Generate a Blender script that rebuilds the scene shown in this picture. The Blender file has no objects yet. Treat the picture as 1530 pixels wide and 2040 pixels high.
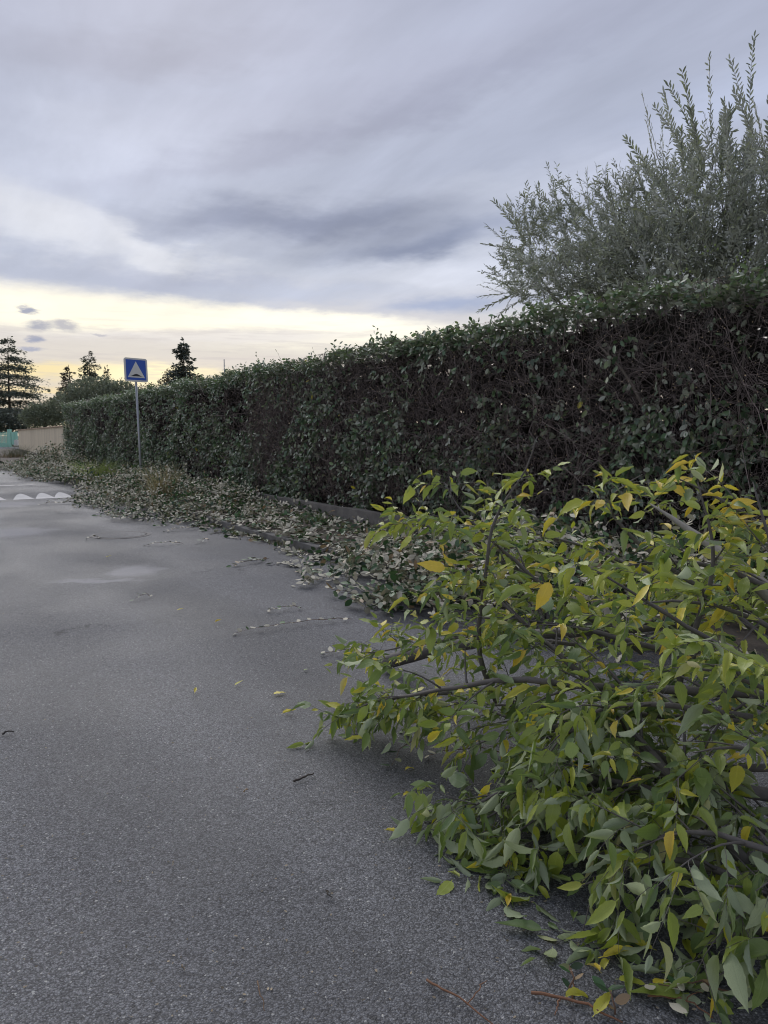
import bpy, math, random
import numpy as np
from mathutils import Matrix, Vector

rng = np.random.default_rng(7)
random.seed(7)
S = bpy.context.scene
COL = S.collection
R = math.radians

# ------------------------------------------------------------------ camera
H = 1.5
YAW = R(32.1); PITCH = R(5.71); F = 1530.0
Fh = np.array([math.sin(YAW), math.cos(YAW), 0.0])
Rt = np.array([math.cos(YAW), -math.sin(YAW), 0.0])
FW = Fh * math.cos(PITCH) + np.array([0, 0, -math.sin(PITCH)])
UP = Fh * math.sin(PITCH) + np.array([0, 0, math.cos(PITCH)])
CAM = np.array([0, 0, H])
cam = bpy.data.cameras.new('camera'); co = bpy.data.objects.new('camera', cam); COL.objects.link(co)
co.location = (0, 0, H); co.rotation_euler = (R(90) - PITCH, 0, -YAW)
cam.sensor_fit = 'VERTICAL'; cam.sensor_height = 36; cam.lens = 27.0
cam.clip_start = 0.05; cam.clip_end = 3000
S.camera = co

def ray(px, py): return FW + Rt * ((px - 765) / F) - UP * ((py - 1020) / F)
def P(px, py, d): return CAM + ray(px, py) * d                 # point at a forward depth
def G(px, py, z=0.0):                                          # point on a level plane
    r = ray(px, py); return CAM + r * ((z - H) / r[2])
def azel(px, py):
    r = ray(px, py); r = r / np.linalg.norm(r)
    return math.atan2(r[0], r[1]), math.asin(r[2])

# ------------------------------------------------------------------ view
S.view_settings.view_transform = 'Standard'; S.view_settings.look = 'None'
S.view_settings.gamma = 1; S.view_settings.exposure = 0.0
S.view_settings.use_curve_mapping = False
S.render.engine = 'CYCLES'
S.cycles.filter_width = 1.1; S.cycles.max_bounces = 4; S.cycles.diffuse_bounces = 3; S.cycles.transmission_bounces = 3; S.cycles.glossy_bounces = 2; S.cycles.transparent_max_bounces = 4

# ------------------------------------------------------------------ node helper
class NT:
    def __init__(s, tree): s.t = tree; s.n = tree.nodes; s.l = tree.links
    def new(s, typ, **kw):
        n = s.n.new(typ)
        for k, v in kw.items(): setattr(n, k, v)
        return n
    def set(s, sock, v):
        if isinstance(v, bpy.types.NodeSocket): s.l.new(v, sock)
        elif v is not None:
            if hasattr(sock, 'default_value'):
                try: sock.default_value = v
                except Exception:
                    sock.default_value = tuple(v) + (1,) if hasattr(v, '__len__') else (v, v, v, 1)
    def m(s, op, a, b=None, c=None, clamp=False):
        n = s.new('ShaderNodeMath', operation=op, use_clamp=clamp)
        s.set(n.inputs[0], a)
        if b is not None: s.set(n.inputs[1], b)
        if c is not None: s.set(n.inputs[2], c)
        return n.outputs[0]
    def vm(s, op, a, b=None, scale=None):
        n = s.new('ShaderNodeVectorMath', operation=op)
        s.set(n.inputs[0], a)
        if b is not None: s.set(n.inputs[1], b)
        if scale is not None: s.set(n.inputs[3], scale)
        return n.outputs[1] if op in ('LENGTH', 'DOT_PRODUCT') else n.outputs[0]
    def mix(s, f, a, b, mode='MIX'):
        n = s.new('ShaderNodeMix', data_type='RGBA', blend_type=mode)
        s.set(n.inputs[0], f); s.set(n.inputs[6], a); s.set(n.inputs[7], b)
        return n.outputs[2]
    def noise(s, vec, scale, detail=3, rough=.55, dist=0.0, out=0):
        n = s.new('ShaderNodeTexNoise'); s.set(n.inputs['Vector'], vec)
        n.inputs['Scale'].default_value = scale; n.inputs['Detail'].default_value = detail
        n.inputs['Roughness'].default_value = rough; n.inputs['Distortion'].default_value = dist
        return n.outputs[out]
    def rng(s, v, a, b, c=0.0, d=1.0, smooth=True):
        n = s.new('ShaderNodeMapRange', interpolation_type='SMOOTHSTEP' if smooth else 'LINEAR')
        s.set(n.inputs[0], v)
        for i, x in zip((1, 2, 3, 4), (a, b, c, d)): n.inputs[i].default_value = x
        return n.outputs[0]
    def mapping(s, vec, loc=(0, 0, 0), rot=(0, 0, 0), scale=(1, 1, 1), typ='TEXTURE'):
        n = s.new('ShaderNodeMapping', vector_type=typ); s.set(n.inputs[0], vec)
        n.inputs[1].default_value = loc; n.inputs[2].default_value = rot; n.inputs[3].default_value = scale
        return n.outputs[0]
    def comb(s, x, y, z=0.0):
        n = s.new('ShaderNodeCombineXYZ'); s.set(n.inputs[0], x); s.set(n.inputs[1], y); s.set(n.inputs[2], z)
        return n.outputs[0]
    def sep(s, v):
        n = s.new('ShaderNodeSeparateXYZ'); s.set(n.inputs[0], v); return n.outputs
    def bump(s, h, strength=.3, dist=.01):
        n = s.new('ShaderNodeBump'); s.set(n.inputs['Height'], h)
        n.inputs['Strength'].default_value = strength; n.inputs['Distance'].default_value = dist
        return n.outputs[0]

def srgb(r, g, b):
    f = lambda c: (c / 255 / 12.92) if c / 255 <= .04045 else ((c / 255 + .055) / 1.055) ** 2.4
    return (f(r), f(g), f(b), 1)

# ------------------------------------------------------------------ sky
W = bpy.data.worlds.new('World'); S.world = W; W.use_nodes = True
W.node_tree.nodes.clear(); t = NT(W.node_tree)
SUN_AZ, _ = azel(325, 748); SUN_EL = R(34)
gen = t.new('ShaderNodeTexCoord').outputs['Generated']
x_, y_, z_ = t.sep(gen)[:3]
az = t.m('ARCTAN2', x_, y_); el = t.m('ARCSINE', z_)
az0, el0 = azel(765, 500)
# cloud-plane projection for the soft structure
zc = t.m('ADD', t.m('MAXIMUM', z_, 0.0), 0.10)
pl = t.comb(t.m('DIVIDE', x_, zc), t.m('DIVIDE', y_, zc), 0.0)
n1 = t.noise(t.mapping(pl, rot=(0, 0, R(25)), scale=(1.0, .42, 1), typ='POINT'), 1.1, 6, .55, .3)
n2 = t.noise(t.mapping(pl, rot=(0, 0, R(50)), scale=(1.0, .28, 1), typ='POINT'), 3.2, 5, .6, .2)
ae = t.comb(az, el, 0.0)
wn = t.noise(t.mapping(ae, scale=(2.2, 7, 1), typ='POINT'), 2.2, 5, .6, 0, 1)
wob = t.vm('MULTIPLY', t.vm('SUBTRACT', wn, (.5, .5, .5)), (.22, .085, 0))
aw = t.vm('ADD', ae, wob)
wn2 = t.noise(t.mapping(ae, scale=(6, 20, 1), typ='POINT'), 3.0, 5, .65, 0, 1)
aw2 = t.vm('ADD', ae, t.vm('MULTIPLY', t.vm('SUBTRACT', wn2, (.5, .5, .5)), (.05, .02, 0)))
ramp = t.new('ShaderNodeValToRGB'); cr = ramp.color_ramp
t.set(ramp.inputs[0], t.m('DIVIDE', el, R(90)))
stops = [(0.0, (214, 200, 176)), (.04, (226, 214, 196)), (.085, (222, 218, 218)), (.13, (196, 202, 219)),
         (.2, (188, 195, 216)), (.27, (188, 194, 215)), (.36, (172, 177, 198)), (.5, (163, 167, 188)), (1, (160, 164, 184))]
while len(cr.elements) < len(stops): cr.elements.new(.5)
for e, (p, c) in zip(cr.elements, stops): e.position = p; e.color = srgb(*c)
sky = ramp.outputs[0]
def blob(sky, px, py, w, h, rot, color, amt, coord=None, soft=1.0):
    a, e = azel(px, py)
    v = t.mapping(coord or aw, loc=(a, e, 0), rot=(0, 0, R(rot)), scale=(w / F, h / F, 1))
    f = t.rng(t.vm('LENGTH', v), 1.0 - soft * .95, 1.0 + soft * .35, amt, 0.0)
    return t.mix(f, sky, srgb(*color))
B = [  # broad light and dark cloud banks (centre, half-width, half-height in degrees-like units)
    (250, 300, 420, 70, 10, (205, 211, 230), .8), (900, 130, 620, 60, 12, (180, 184, 205), .6),
    (700, 250, 520, 38, 14, (164, 168, 190), .7), (300, 110, 420, 45, 8, (164, 167, 186), .6),
    (1250, 330, 380, 60, 8, (203, 209, 229), .7),
    (1000, 390, 330, 40, 6, (206, 212, 230), .8),
    (620, 430, 400, 40, 3, (140, 148, 174), .95), (820, 478, 300, 34, 5, (138, 147, 174), .95),
    (60, 440, 260, 70, -12, (224, 226, 234), .85), (330, 495, 200, 26, -18, (226, 228, 236), .85),
    (150, 540, 420, 36, -4, (176, 183, 204), .85), (420, 560, 260, 26, -6, (178, 184, 206), .8),
    (880, 540, 240, 36, 0, (222, 226, 240), .9),
    (620, 585, 300, 22, 0, (196, 203, 223), .7),
    (900, 618, 190, 26, 3, (160, 172, 203), .9),
    (1500, 200, 160, 50, 0, (196, 206, 232), .6),
]
for b in B: sky = blob(sky, *b)
# bright gap above the horizon, then thin veils and gold light around the hidden sun
for b in [(200, 630, 620, 46, -3, (270, 262, 238), 1.0), (560, 646, 380, 30, -4, (272, 265, 244), 1.0),
          (690, 645, 230, 24, -3, (275, 268, 248), 1.0), (400, 672, 380, 18, 2, (226, 220, 222), .7), (250, 690, 330, 16, 0, (222, 214, 206), .6),
          (120, 738, 280, 15, 0, (252, 230, 170), .85), (315, 748, 150, 30, 0, (268, 252, 205), 1.0),
          (560, 722, 300, 12, 0, (226, 216, 210), .6), (60, 775, 120, 10, 0, (250, 226, 170), .7)]:
    sky = blob(sky, *b, coord=aw2, soft=.7)
for b in [(55, 618, 14, 7, -6, (150, 155, 178), .95), (80, 650, 26, 9, 0, (160, 162, 180), .9), (132, 648, 34, 9, -8, (166, 166, 182), .8),
          (70, 673, 17, 6, -3, (150, 156, 182), .95), (64, 692, 26, 4, 0, (160, 165, 190), .85), (203, 668, 14, 3, -12, (180, 178, 190), .7)]:
    sky = blob(sky, *b, coord=aw2, soft=.8)
mod = t.m('ADD', .775, t.m('ADD', t.m('MULTIPLY', t.rng(n1, .3, .7), .22), t.m('MULTIPLY', t.rng(n2, .3, .7), .15)))
stk = t.noise(t.mapping(ae, scale=(5, 60, 1), typ='POINT'), 1.6, 5, .6, .4)
stk2 = t.noise(t.mapping(ae, rot=(0, 0, R(4)), scale=(9, 90, 1), typ='POINT'), 2.3, 4, .6, .2)
low = t.m('MULTIPLY', t.rng(el, R(5.5), R(10), 1, 0), t.rng(t.m('ADD', t.m('MULTIPLY', stk, .65), t.m('MULTIPLY', stk2, .35)), .46, .62, 0, .55))
sky = t.mix(low, sky, srgb(206, 198, 196))
hi = t.rng(el, R(4), R(14), 0, 1)
mod = t.m('ADD', t.m('MULTIPLY', t.m('SUBTRACT', mod, 1.0), hi), 1.0)
sky = t.vm('SCALE', sky, scale=mod)
below = t.rng(el, R(-3), R(0), 0, 1)
sky = t.mix(below, (.16, .15, .13, 1), sky)
bgc = t.new('ShaderNodeBackground'); t.set(bgc.inputs[0], sky); bgc.inputs[1].default_value = 1.0
nish = t.new('ShaderNodeTexSky', sky_type='NISHITA'); nish.sun_disc = False
nish.sun_elevation = SUN_EL; nish.sun_rotation = SUN_AZ
bgn = t.new('ShaderNodeBackground'); t.set(bgn.inputs[0], nish.outputs[0]); bgn.inputs[1].default_value = .1
mx = t.new('ShaderNodeMixShader'); mx.inputs[0].default_value = .93
t.l.new(bgn.outputs[0], mx.inputs[1]); t.l.new(bgc.outputs[0], mx.inputs[2])
wo = t.new('ShaderNodeOutputWorld'); t.l.new(mx.outputs[0], wo.inputs[0])

sl = bpy.data.lights.new('sun', 'SUN'); sl.energy = 2.2; sl.angle = R(70); sl.color = (1, .97, .93)
so = bpy.data.objects.new('sun', sl); COL.objects.link(so)
sd = Vector((math.sin(SUN_AZ) * math.cos(SUN_EL), math.cos(SUN_AZ) * math.cos(SUN_EL), math.sin(SUN_EL)))
so.rotation_euler = sd.to_track_quat('Z', 'Y').to_euler()

# ------------------------------------------------------------------ object helpers
def tag(o, label=None, cat=None, group=None, kind=None):
    if label: o['label'] = label
    if cat: o['category'] = cat
    if group: o['group'] = group
    if kind: o['kind'] = kind
    return o
def empty(name, loc, label, cat, group=None):
    o = bpy.data.objects.new(name, None); COL.objects.link(o); o.location = loc; o.empty_display_size = .1
    return tag(o, label, cat, group)
def norm(v): return v / np.maximum(np.linalg.norm(v, axis=-1, keepdims=True), 1e-9)

class MB:
    """collects vertices, faces, a colour and leaf coordinates per vertex"""
    def __init__(s): s.v = []; s.c = []; s.u = []; s.f = {3: [], 4: []}; s.nv = 0; s.ng = []
    def add(s, v, faces, col=(.5, .5, .5), uv=None):
        v = np.asarray(v, float).reshape(-1, 3); n = len(v)
        c = np.broadcast_to(np.asarray(col, float)[..., :3], (n, 3))
        s.v.append(v); s.c.append(c); s.u.append(np.zeros((n, 3)) if uv is None else uv)
        for k, fa in faces.items():
            if k in (3, 4): s.f[k].append(np.asarray(fa, int).reshape(-1, k) + s.nv)
            else:
                for g in fa: s.ng.append([i + s.nv for i in g])
        s.nv += n
    def poly(s, v, faces, col=(.5, .5, .5)):
        d = {}
        for f in faces: d.setdefault(len(f), []).append(f)
        s.add(v, d, col)
    def box(s, c, size, col=(.5, .5, .5), rz=0.0):
        hx, hy, hz = [q / 2 for q in size]
        v = np.array([(a * hx, b * hy, d * hz) for d in (-1, 1) for a, b in ((-1, -1), (1, -1), (1, 1), (-1, 1))], float)
        ca, sa = math.cos(rz), math.sin(rz)
        v = np.stack([v[:, 0] * ca - v[:, 1] * sa, v[:, 0] * sa + v[:, 1] * ca, v[:, 2]], 1) + np.asarray(c)
        s.add(v, {4: [(3, 2, 1, 0), (4, 5, 6, 7), (0, 1, 5, 4), (1, 2, 6, 5), (2, 3, 7, 6), (3, 0, 4, 7)]}, col)
    def prism(s, pts, y0, y1, col=(.5, .5, .5), M=None):      # outline in x,z, thickness in y
        n = len(pts); a = [(p[0], y0, p[1]) for p in pts]; b = [(p[0], y1, p[1]) for p in pts]
        v = np.array(a + b, float)
        if M is not None: v = v @ M[:3, :3].T + M[:3, 3]
        s.poly(v, [tuple(range(n)), tuple(range(2 * n - 1, n - 1, -1))] +
               [(i, i + n, (i + 1) % n + n, (i + 1) % n) for i in range(n)], col)
    def tubes(s, Q, r, sides=4, col=(.1, .08, .06), cap=True):   # Q (N,K,3), r (N,K)
        Q = np.asarray(Q, float); r = np.asarray(r, float); N, K, _ = Q.shape
        T = norm(np.gradient(Q, axis=1))
        ref = np.where(np.abs(T[:, :1, 2:3]) > .9, np.array([1., 0, 0]), np.array([0, 0, 1.]))
        A = norm(np.cross(T, np.broadcast_to(ref, T.shape))); Bv = np.cross(T, A)
        an = np.arange(sides) * 2 * math.pi / sides
        V = Q[:, :, None] + r[:, :, None, None] * (A[:, :, None] * np.cos(an)[:, None] + Bv[:, :, None] * np.sin(an)[:, None])
        idx = np.arange(N * K * sides).reshape(N, K, sides)
        a = idx[:, :-1]; b = idx[:, 1:]
        fq = np.stack([a, np.roll(a, -1, 2), np.roll(b, -1, 2), b], -1).reshape(-1, 4)
        c = np.asarray(col, float)
        if c.ndim == 1: c = np.broadcast_to(c, (N, K, 3))
        elif c.ndim == 2: c = np.broadcast_to(c[:, None], (N, K, 3))
        cc = np.repeat(c[:, :, None], sides, 2).reshape(-1, 3)
        fs = {4: fq}
        if cap:
            if sides == 4: fs[4] = np.concatenate([fq, idx[:, -1], idx[:, 0, ::-1]])
            elif sides == 3: fs[3] = np.concatenate([idx[:, -1], idx[:, 0, ::-1]])
            else: fs[sides] = [list(i) for i in idx[:, -1]] + [list(i[::-1]) for i in idx[:, 0]]
        s.add(V.reshape(-1, 3), fs, cc)
    def build(s, name, mat, parent=None, smooth=True, origin=None):
        v = np.concatenate(s.v); off = np.zeros(3) if origin is None else np.asarray(origin, float)
        me = bpy.data.meshes.new(name)
        f3 = np.concatenate(s.f[3]) if s.f[3] else np.zeros((0, 3), int)
        f4 = np.concatenate(s.f[4]) if s.f[4] else np.zeros((0, 4), int)
        ngl = [i for g in s.ng for i in g]
        loops = np.concatenate([f3.ravel(), f4.ravel(), np.array(ngl, int)])
        tot = np.concatenate([np.full(len(f3), 3), np.full(len(f4), 4), np.array([len(g) for g in s.ng], int)]).astype(int)
        st = np.concatenate([[0], np.cumsum(tot)[:-1]]).astype(int)
        me.vertices.add(len(v)); me.vertices.foreach_set('co', (v - off).astype(np.float32).ravel())
        me.loops.add(len(loops)); me.loops.foreach_set('vertex_index', loops.astype(np.int32))
        me.polygons.add(len(tot)); me.polygons.foreach_set('loop_start', st.astype(np.int32))
        me.polygons.foreach_set('use_smooth', np.full(len(tot), smooth))
        me.update(calc_edges=True); me.validate()
        ca = me.attributes.new('Col', 'FLOAT_COLOR', 'POINT')
        c = np.concatenate(s.c); ca.data.foreach_set('color', np.concatenate([c, np.ones((len(c), 1))], 1).astype(np.float32).ravel())
        ua = me.attributes.new('luv', 'FLOAT_VECTOR', 'POINT'); ua.data.foreach_set('vector', np.concatenate(s.u).astype(np.float32).ravel())
        if mat: me.materials.append(mat)
        if name is None: return me
        o = bpy.data.objects.new(name, me); COL.objects.link(o)
        o.location = off
        if parent is not None:
            o.parent = parent; o.location = Vector(off) - parent.location
        return o

# ------------------------------------------------------------------ materials
def mat(name):
    m = bpy.data.materials.new(name); m.use_nodes = True; m.node_tree.nodes.clear(); return m, NT(m.node_tree)
def finish(n, **kw):
    b = n.new('ShaderNodeBsdfPrincipled'); o = n.new('ShaderNodeOutputMaterial')
    for k, v in kw.items(): n.set(b.inputs[k.replace('_', ' ')], v)
    n.l.new(b.outputs[0], o.inputs[0]); return b, o
def simple(name, color, rough=.7, metal=0.0, nscale=8, namt=.25, bump=.1, bdist=.005, coords='Object'):
    m, n = mat(name); oc = n.new('ShaderNodeTexCoord').outputs[coords]
    f = n.noise(oc, nscale, 5, .6)
    f2 = n.noise(oc, nscale * 6, 4, .6)
    k = n.m('ADD', 1 - namt / 2, n.m('MULTIPLY', n.m('ADD', n.m('MULTIPLY', f, .6), n.m('MULTIPLY', f2, .4)), namt))
    c = n.vm('SCALE', n.comb(*color[:3]), scale=k)
    finish(n, Base_Color=c, Roughness=rough, Metallic=metal, Normal=n.bump(f2, bump, bdist)); return m
def leafmat(name, under, under_amt, rough=.5, trans=.2, veins=18, vein_amt=.25, spots=0.0, spec=.4):
    m, n = mat(name)
    a = n.new('ShaderNodeAttribute', attribute_name='Col').outputs['Color']
    uv = n.new('ShaderNodeAttribute', attribute_name='luv').outputs['Vector']
    u = n.sep(uv); ab = n.m('ABSOLUTE', u[1])
    mid = n.rng(ab, .03, .13, 1, 0)
    lat = n.rng(n.m('ABSOLUTE', n.m('SINE', n.m('MULTIPLY', n.m('SUBTRACT', u[0], n.m('MULTIPLY', ab, .22)), veins))), 0.0, .35, .5, 0)
    v = n.m('MAXIMUM', mid, lat)
    oc = n.new('ShaderNodeTexCoord').outputs['Object']
    nz = n.noise(oc, 55, 3, .6)
    c = n.vm('SCALE', a, scale=n.m('ADD', .78, n.m('MULTIPLY', nz, .44)))
    c = n.mix(n.m('MULTIPLY', v, vein_amt), c, n.vm('ADD', n.vm('SCALE', a, scale=1.35), (.03, .035, .01)))
    if spots:
        sp = n.rng(n.noise(oc, 90, 4, .7), .64, .72, 0, spots); c = n.mix(sp, c, (.16, .10, .02, 1))
    back = n.new('ShaderNodeNewGeometry').outputs['Backfacing']
    cu = n.mix(under_amt, n.vm('SCALE', c, scale=1.15), under)
    cu = n.vm('SCALE', cu, scale=n.m('ADD', .8, n.m('MULTIPLY', nz, .4)))
    cc = n.mix(back, c, cu)
    b = n.new('ShaderNodeBsdfPrincipled'); n.set(b.inputs['Base Color'], cc); b.inputs['Roughness'].default_value = rough
    n.set(b.inputs['Roughness'], n.m('ADD', rough, n.m('MULTIPLY', back, .25))); b.inputs['Specular IOR Level'].default_value = spec
    n.set(b.inputs['Normal'], n.bump(v, .35, .0015))
    tr = n.new('ShaderNodeBsdfTranslucent'); n.set(tr.inputs[0], n.vm('MULTIPLY', a, (1.3, 1.35, .7)))
    ms = n.new('ShaderNodeMixShader'); ms.inputs[0].default_value = trans
    n.l.new(b.outputs[0], ms.inputs[1]); n.l.new(tr.outputs[0], ms.inputs[2])
    o = n.new('ShaderNodeOutputMaterial'); n.l.new(ms.outputs[0], o.inputs[0]); return m
M_nettle = leafmat('nettle_tree_leaf', (.38, .44, .30, 1), .75, .38, .25, 26, .3, .7, .6)
M_hedge = leafmat('silverberry_leaf', (.62, .58, .46, 1), .92, .38, .06, 0.01, .35, .3, .5)
M_live = leafmat('hedge_leaf', (.42, .44, .37, 1), .8, .33, .12, 0.01, .35, .3, .8)
M_olive = leafmat('olive_leaf', (.50, .52, .49, 1), .8, .42, .15, 0.01, .2, 0, .4)
M_far = leafmat('distant_leaf', (.2, .22, .17, 1), .3, .6, .12, 0.01, .05, 0, .3)
def barkmat(name, rough=.8):
    m, n = mat(name); a = n.new('ShaderNodeAttribute', attribute_name='Col').outputs['Color']
    oc = n.new('ShaderNodeTexCoord').outputs['Object']
    nz = n.noise(oc, 60, 5, .65); nl = n.noise(oc, 12, 3, .6)
    c = n.vm('SCALE', a, scale=n.m('ADD', .45, n.m('ADD', n.m('MULTIPLY', nz, .6), n.m('MULTIPLY', nl, .5))))
    finish(n, Base_Color=c, Roughness=rough, Normal=n.bump(nz, .5, .003)); return m
M_bark = barkmat('bark'); M_grass = barkmat('grass_blade', .6)
M_paint = simple('white_paint', (.42, .42, .43), .6, 0, 9, 1.0, .3, .003)
M_alu = simple('galvanised_steel', (.36, .38, .4), .45, .5, 20, .3, .05, .002)
M_white = simple('sign_white', (.66, .66, .62), .4, 0, 10, .1, .02)
M_blue = simple('sign_blue', (.018, .085, .42), .4, 0, 10, .12, .02)
M_black = simple('sign_black', (.02, .02, .02), .5, 0, 10, .1, .02)
M_green = simple('dark_green_metal', (.02, .09, .06), .5, 0, 10, .2, .02)
M_mint = simple('mint_paint', (.36, .68, .55), .6, 0, 3, .25, .05)
M_lampglass = simple('lamp_glass', (.45, .5, .5), .3, 0, 8, .1, .02)
M_tile = simple('coping', (.42, .3, .22), .8, 0, 3, .4, .2)

def wallmat():
    m, n = mat('beige_render'); oc = n.new('ShaderNodeTexCoord').outputs['Object']
    s = n.noise(n.mapping(oc, scale=(1.2, 1.2, .06), typ='POINT'), 2.6, 5, .7)
    f = n.noise(oc, 30, 4, .6); st = n.rng(s, .42, .68, 0, .65)
    c = n.mix(st, (.66, .585, .44, 1), (.40, .35, .27, 1)); c = n.mix(n.m('MULTIPLY', f, .25), c, (.70, .60, .47, 1))
    finish(n, Base_Color=c, Roughness=.9, Normal=n.bump(f, .3, .01)); return m
def concretemat(name, c1, c2, moss=.4, sc=3):
    m, n = mat(name); oc = n.new('ShaderNodeTexCoord').outputs['Object']
    a = n.noise(oc, sc, 6, .65); b = n.noise(oc, sc * 14, 5, .7); d = n.noise(oc, sc * 50, 3, .7)
    c = n.mix(n.rng(a, .3, .7), c1, c2); c = n.mix(n.m('MULTIPLY', n.rng(b, .5, .7), .4), c, (.04, .038, .035, 1))
    c = n.mix(n.m('MULTIPLY', n.rng(n.noise(oc, sc * 2.3, 5, .7), .54, .66), moss), c, (.05, .06, .025, 1))
    finish(n, Base_Color=c, Roughness=.92, Normal=n.bump(n.m('ADD', b, n.m('MULTIPLY', d, .6)), .6, .01)); return m
M_wall = wallmat()
M_conc = concretemat('old_concrete', (.19, .18, .165, 1), (.11, .105, .1, 1), .5)
M_kerb = concretemat('kerb_concrete', (.2, .195, .185, 1), (.12, .12, .118, 1), .3)
M_wallbase = concretemat('wall_plinth', (.2, .18, .15, 1), (.13, .12, .1, 1), .3)
M_pave = concretemat('pavement_dirt', (.15, .125, .10, 1), (.085, .075, .065, 1), .35, 2)

def asphalt():
    m, n = mat('worn_asphalt'); oc = n.new('ShaderNodeTexCoord').outputs['Object']
    X, Y, Z = n.sep(oc)[:3]
    def vor(scale, feat='F1', vec=oc):
        v = n.new('ShaderNodeTexVoronoi', feature=feat); n.set(v.inputs['Vector'], vec); v.inputs['Scale'].default_value = scale; return v
    wp = n.vm('ADD', oc, n.vm('SCALE', n.noise(oc, 70, 2, .5, 0, 1), scale=.012))
    v1 = vor(172, vec=wp); v2 = vor(95, vec=wp)
    g = n.sep(v1.outputs['Color'])[0]; g2 = n.sep(v2.outputs['Color'])[1]
    big = n.noise(oc, .45, 4, .55, .3); med = n.noise(n.mapping(oc, scale=(1, .22, 1), typ='POINT'), 1.8, 5, .6); fin = n.noise(oc, 16, 5, .7)
    # wheel tracks and drying bands run along the road
    wob = n.m('MULTIPLY', n.m('SUBTRACT', n.noise(n.mapping(oc, scale=(.6, .15, 1), typ='POINT'), 1.4, 4, .6), .5), 1.3)
    xw = n.m('ADD', X, wob)
    def band(c, w): return n.rng(n.m('ABSOLUTE', n.m('SUBTRACT', xw, c)), w * .25, w, 1, 0)
    dark = n.m('MULTIPLY', n.m('MAXIMUM', band(2.1, .55), n.m('MULTIPLY', band(.7, .5), .6)), .8)
    lite = n.m('MAXIMUM', band(2.95, .35), n.m('MULTIPLY', band(1.3, .35), .6))
    tone = n.m('ADD', n.m('MULTIPLY', big, .55), n.m('MULTIPLY', med, .35))
    tone = n.m('ADD', tone, n.m('SUBTRACT', n.m('MULTIPLY', lite, .09), n.m('MULTIPLY', dark, .17)))
    base = n.mix(n.rng(tone, .12, .78), (.094, .098, .107, 1), (.206, .211, .224, 1))
    stone = n.m('ADD', n.m('MULTIPLY', n.rng(g, 0, 1, .15, 1.9, False), .72), n.m('MULTIPLY', n.rng(g2, 0, 1, .55, 1.5, False), .28))
    c = n.vm('SCALE', base, scale=stone)
    pit = n.rng(v1.outputs['Distance'], .38, .7, 0, .6)
    c = n.mix(pit, c, (.025, .025, .028, 1))
    c = n.mix(n.m('MULTIPLY', n.rng(g, .985, .995), .8), c, (.46, .46, .44, 1))           # pale stones
    rough_patch = n.rng(n.m('ADD', n.m('MULTIPLY', fin, .55), n.m('MULTIPLY', n.noise(oc, 3, 5, .7), .45)), .585, .66, 0, .85)
    c = n.mix(rough_patch, c, n.vm('SCALE', c, scale=.5))
    # cracks
    vc = vor(.55, 'DISTANCE_TO_EDGE', n.vm('ADD', oc, n.vm('SCALE', n.noise(oc, 5, 5, .7, 0, 1), scale=.5)))
    crk = n.m('MULTIPLY', n.rng(vc.outputs[0], .002, .010, 1, 0), n.rng(n.noise(oc, .9, 3, .5), .58, .64))
    c = n.mix(n.m('MULTIPLY', crk, .75), c, (.03, .03, .03, 1))
    # pale dried stains, plus bright reflections at far left painted as pale colour
    for (px, py, w, h) in ((262, 1137, .35, .5), (190, 1157, .55, .12), (15, 1005, .8, 1.0), (30, 1060, .7, .8)):
        p = G(px, py); vv = n.mapping(n.vm('ADD', oc, n.vm('SCALE', n.vm('SUBTRACT', n.noise(oc, 3, 4, .6, 0, 1), (.5, .5, .5)), scale=.5)), loc=(p[0], p[1], 0), rot=(0, 0, -YAW), scale=(w, h, 50))
        c = n.mix(n.rng(n.vm('LENGTH', vv), .3, 1.15, .5, 0), c, (.33, .33, .36, 1))
    hgt = n.m('ADD', n.m('MULTIPLY', n.m('SUBTRACT', .6, v1.outputs['Distance']), 1.0), n.m('MULTIPLY', g, .5))
    hgt = n.m('SUBTRACT', n.m('ADD', hgt, n.m('MULTIPLY', fin, .8)), n.m('MULTIPLY', crk, 1.5))
    ro = n.m('ADD', .56, n.m('MULTIPLY', n.rng(big, .3, .7), .22))
    finish(n, Base_Color=c, Roughness=ro, Normal=n.bump(hgt, .8, .0035), Specular_IOR_Level=.45); return m
M_asph = asphalt()
def groundmat():
    m, n = mat('dry_ground'); oc = n.new('ShaderNodeTexCoord').outputs['Object']
    a = n.noise(oc, .5, 6, .6); c = n.mix(n.rng(a, .35, .65), (.10, .09, .06, 1), (.05, .07, .03, 1))
    finish(n, Base_Color=c, Roughness=.95, Normal=n.bump(n.noise(oc, 12, 5, .7), .6, .03)); return m
M_ground = groundmat()

# ------------------------------------------------------------------ setting
KX = 4.37; HX = 6.45; PVZ = .10
def sheet(name, x0, x1, y0, y1, z, m):
    b = MB(); b.add([(x0, y0, z), (x1, y0, z), (x1, y1, z), (x0, y1, z)], {4: [(0, 1, 2, 3)]})
    return tag(b.build(name, m), kind='structure')
sheet('ground', -1500, 1500, -1500, 1500, -.03, M_ground)
def hump(y):      # raised speed hump across the road
    a = np.clip((y - 19.6) / 1.1, 0, 1); b = np.clip((26.2 - y) / 1.1, 0, 1)
    s = np.minimum(a, b); return .11 * (1 - np.cos(math.pi * s)) / 2
ys = np.concatenate([[-30, -5, 5, 12, 18], np.arange(19.2, 27, .1), [30, 40, 60, 90]])
xs = np.array([-3.6, 0, 2, 3.4, KX])
gv = np.array([(x, y, hump(np.array(y)) * min(1, max(0, (KX - x) / .35 + .0)) if x > 3.9 else hump(np.array(y))) for y in ys for x in xs])
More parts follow.
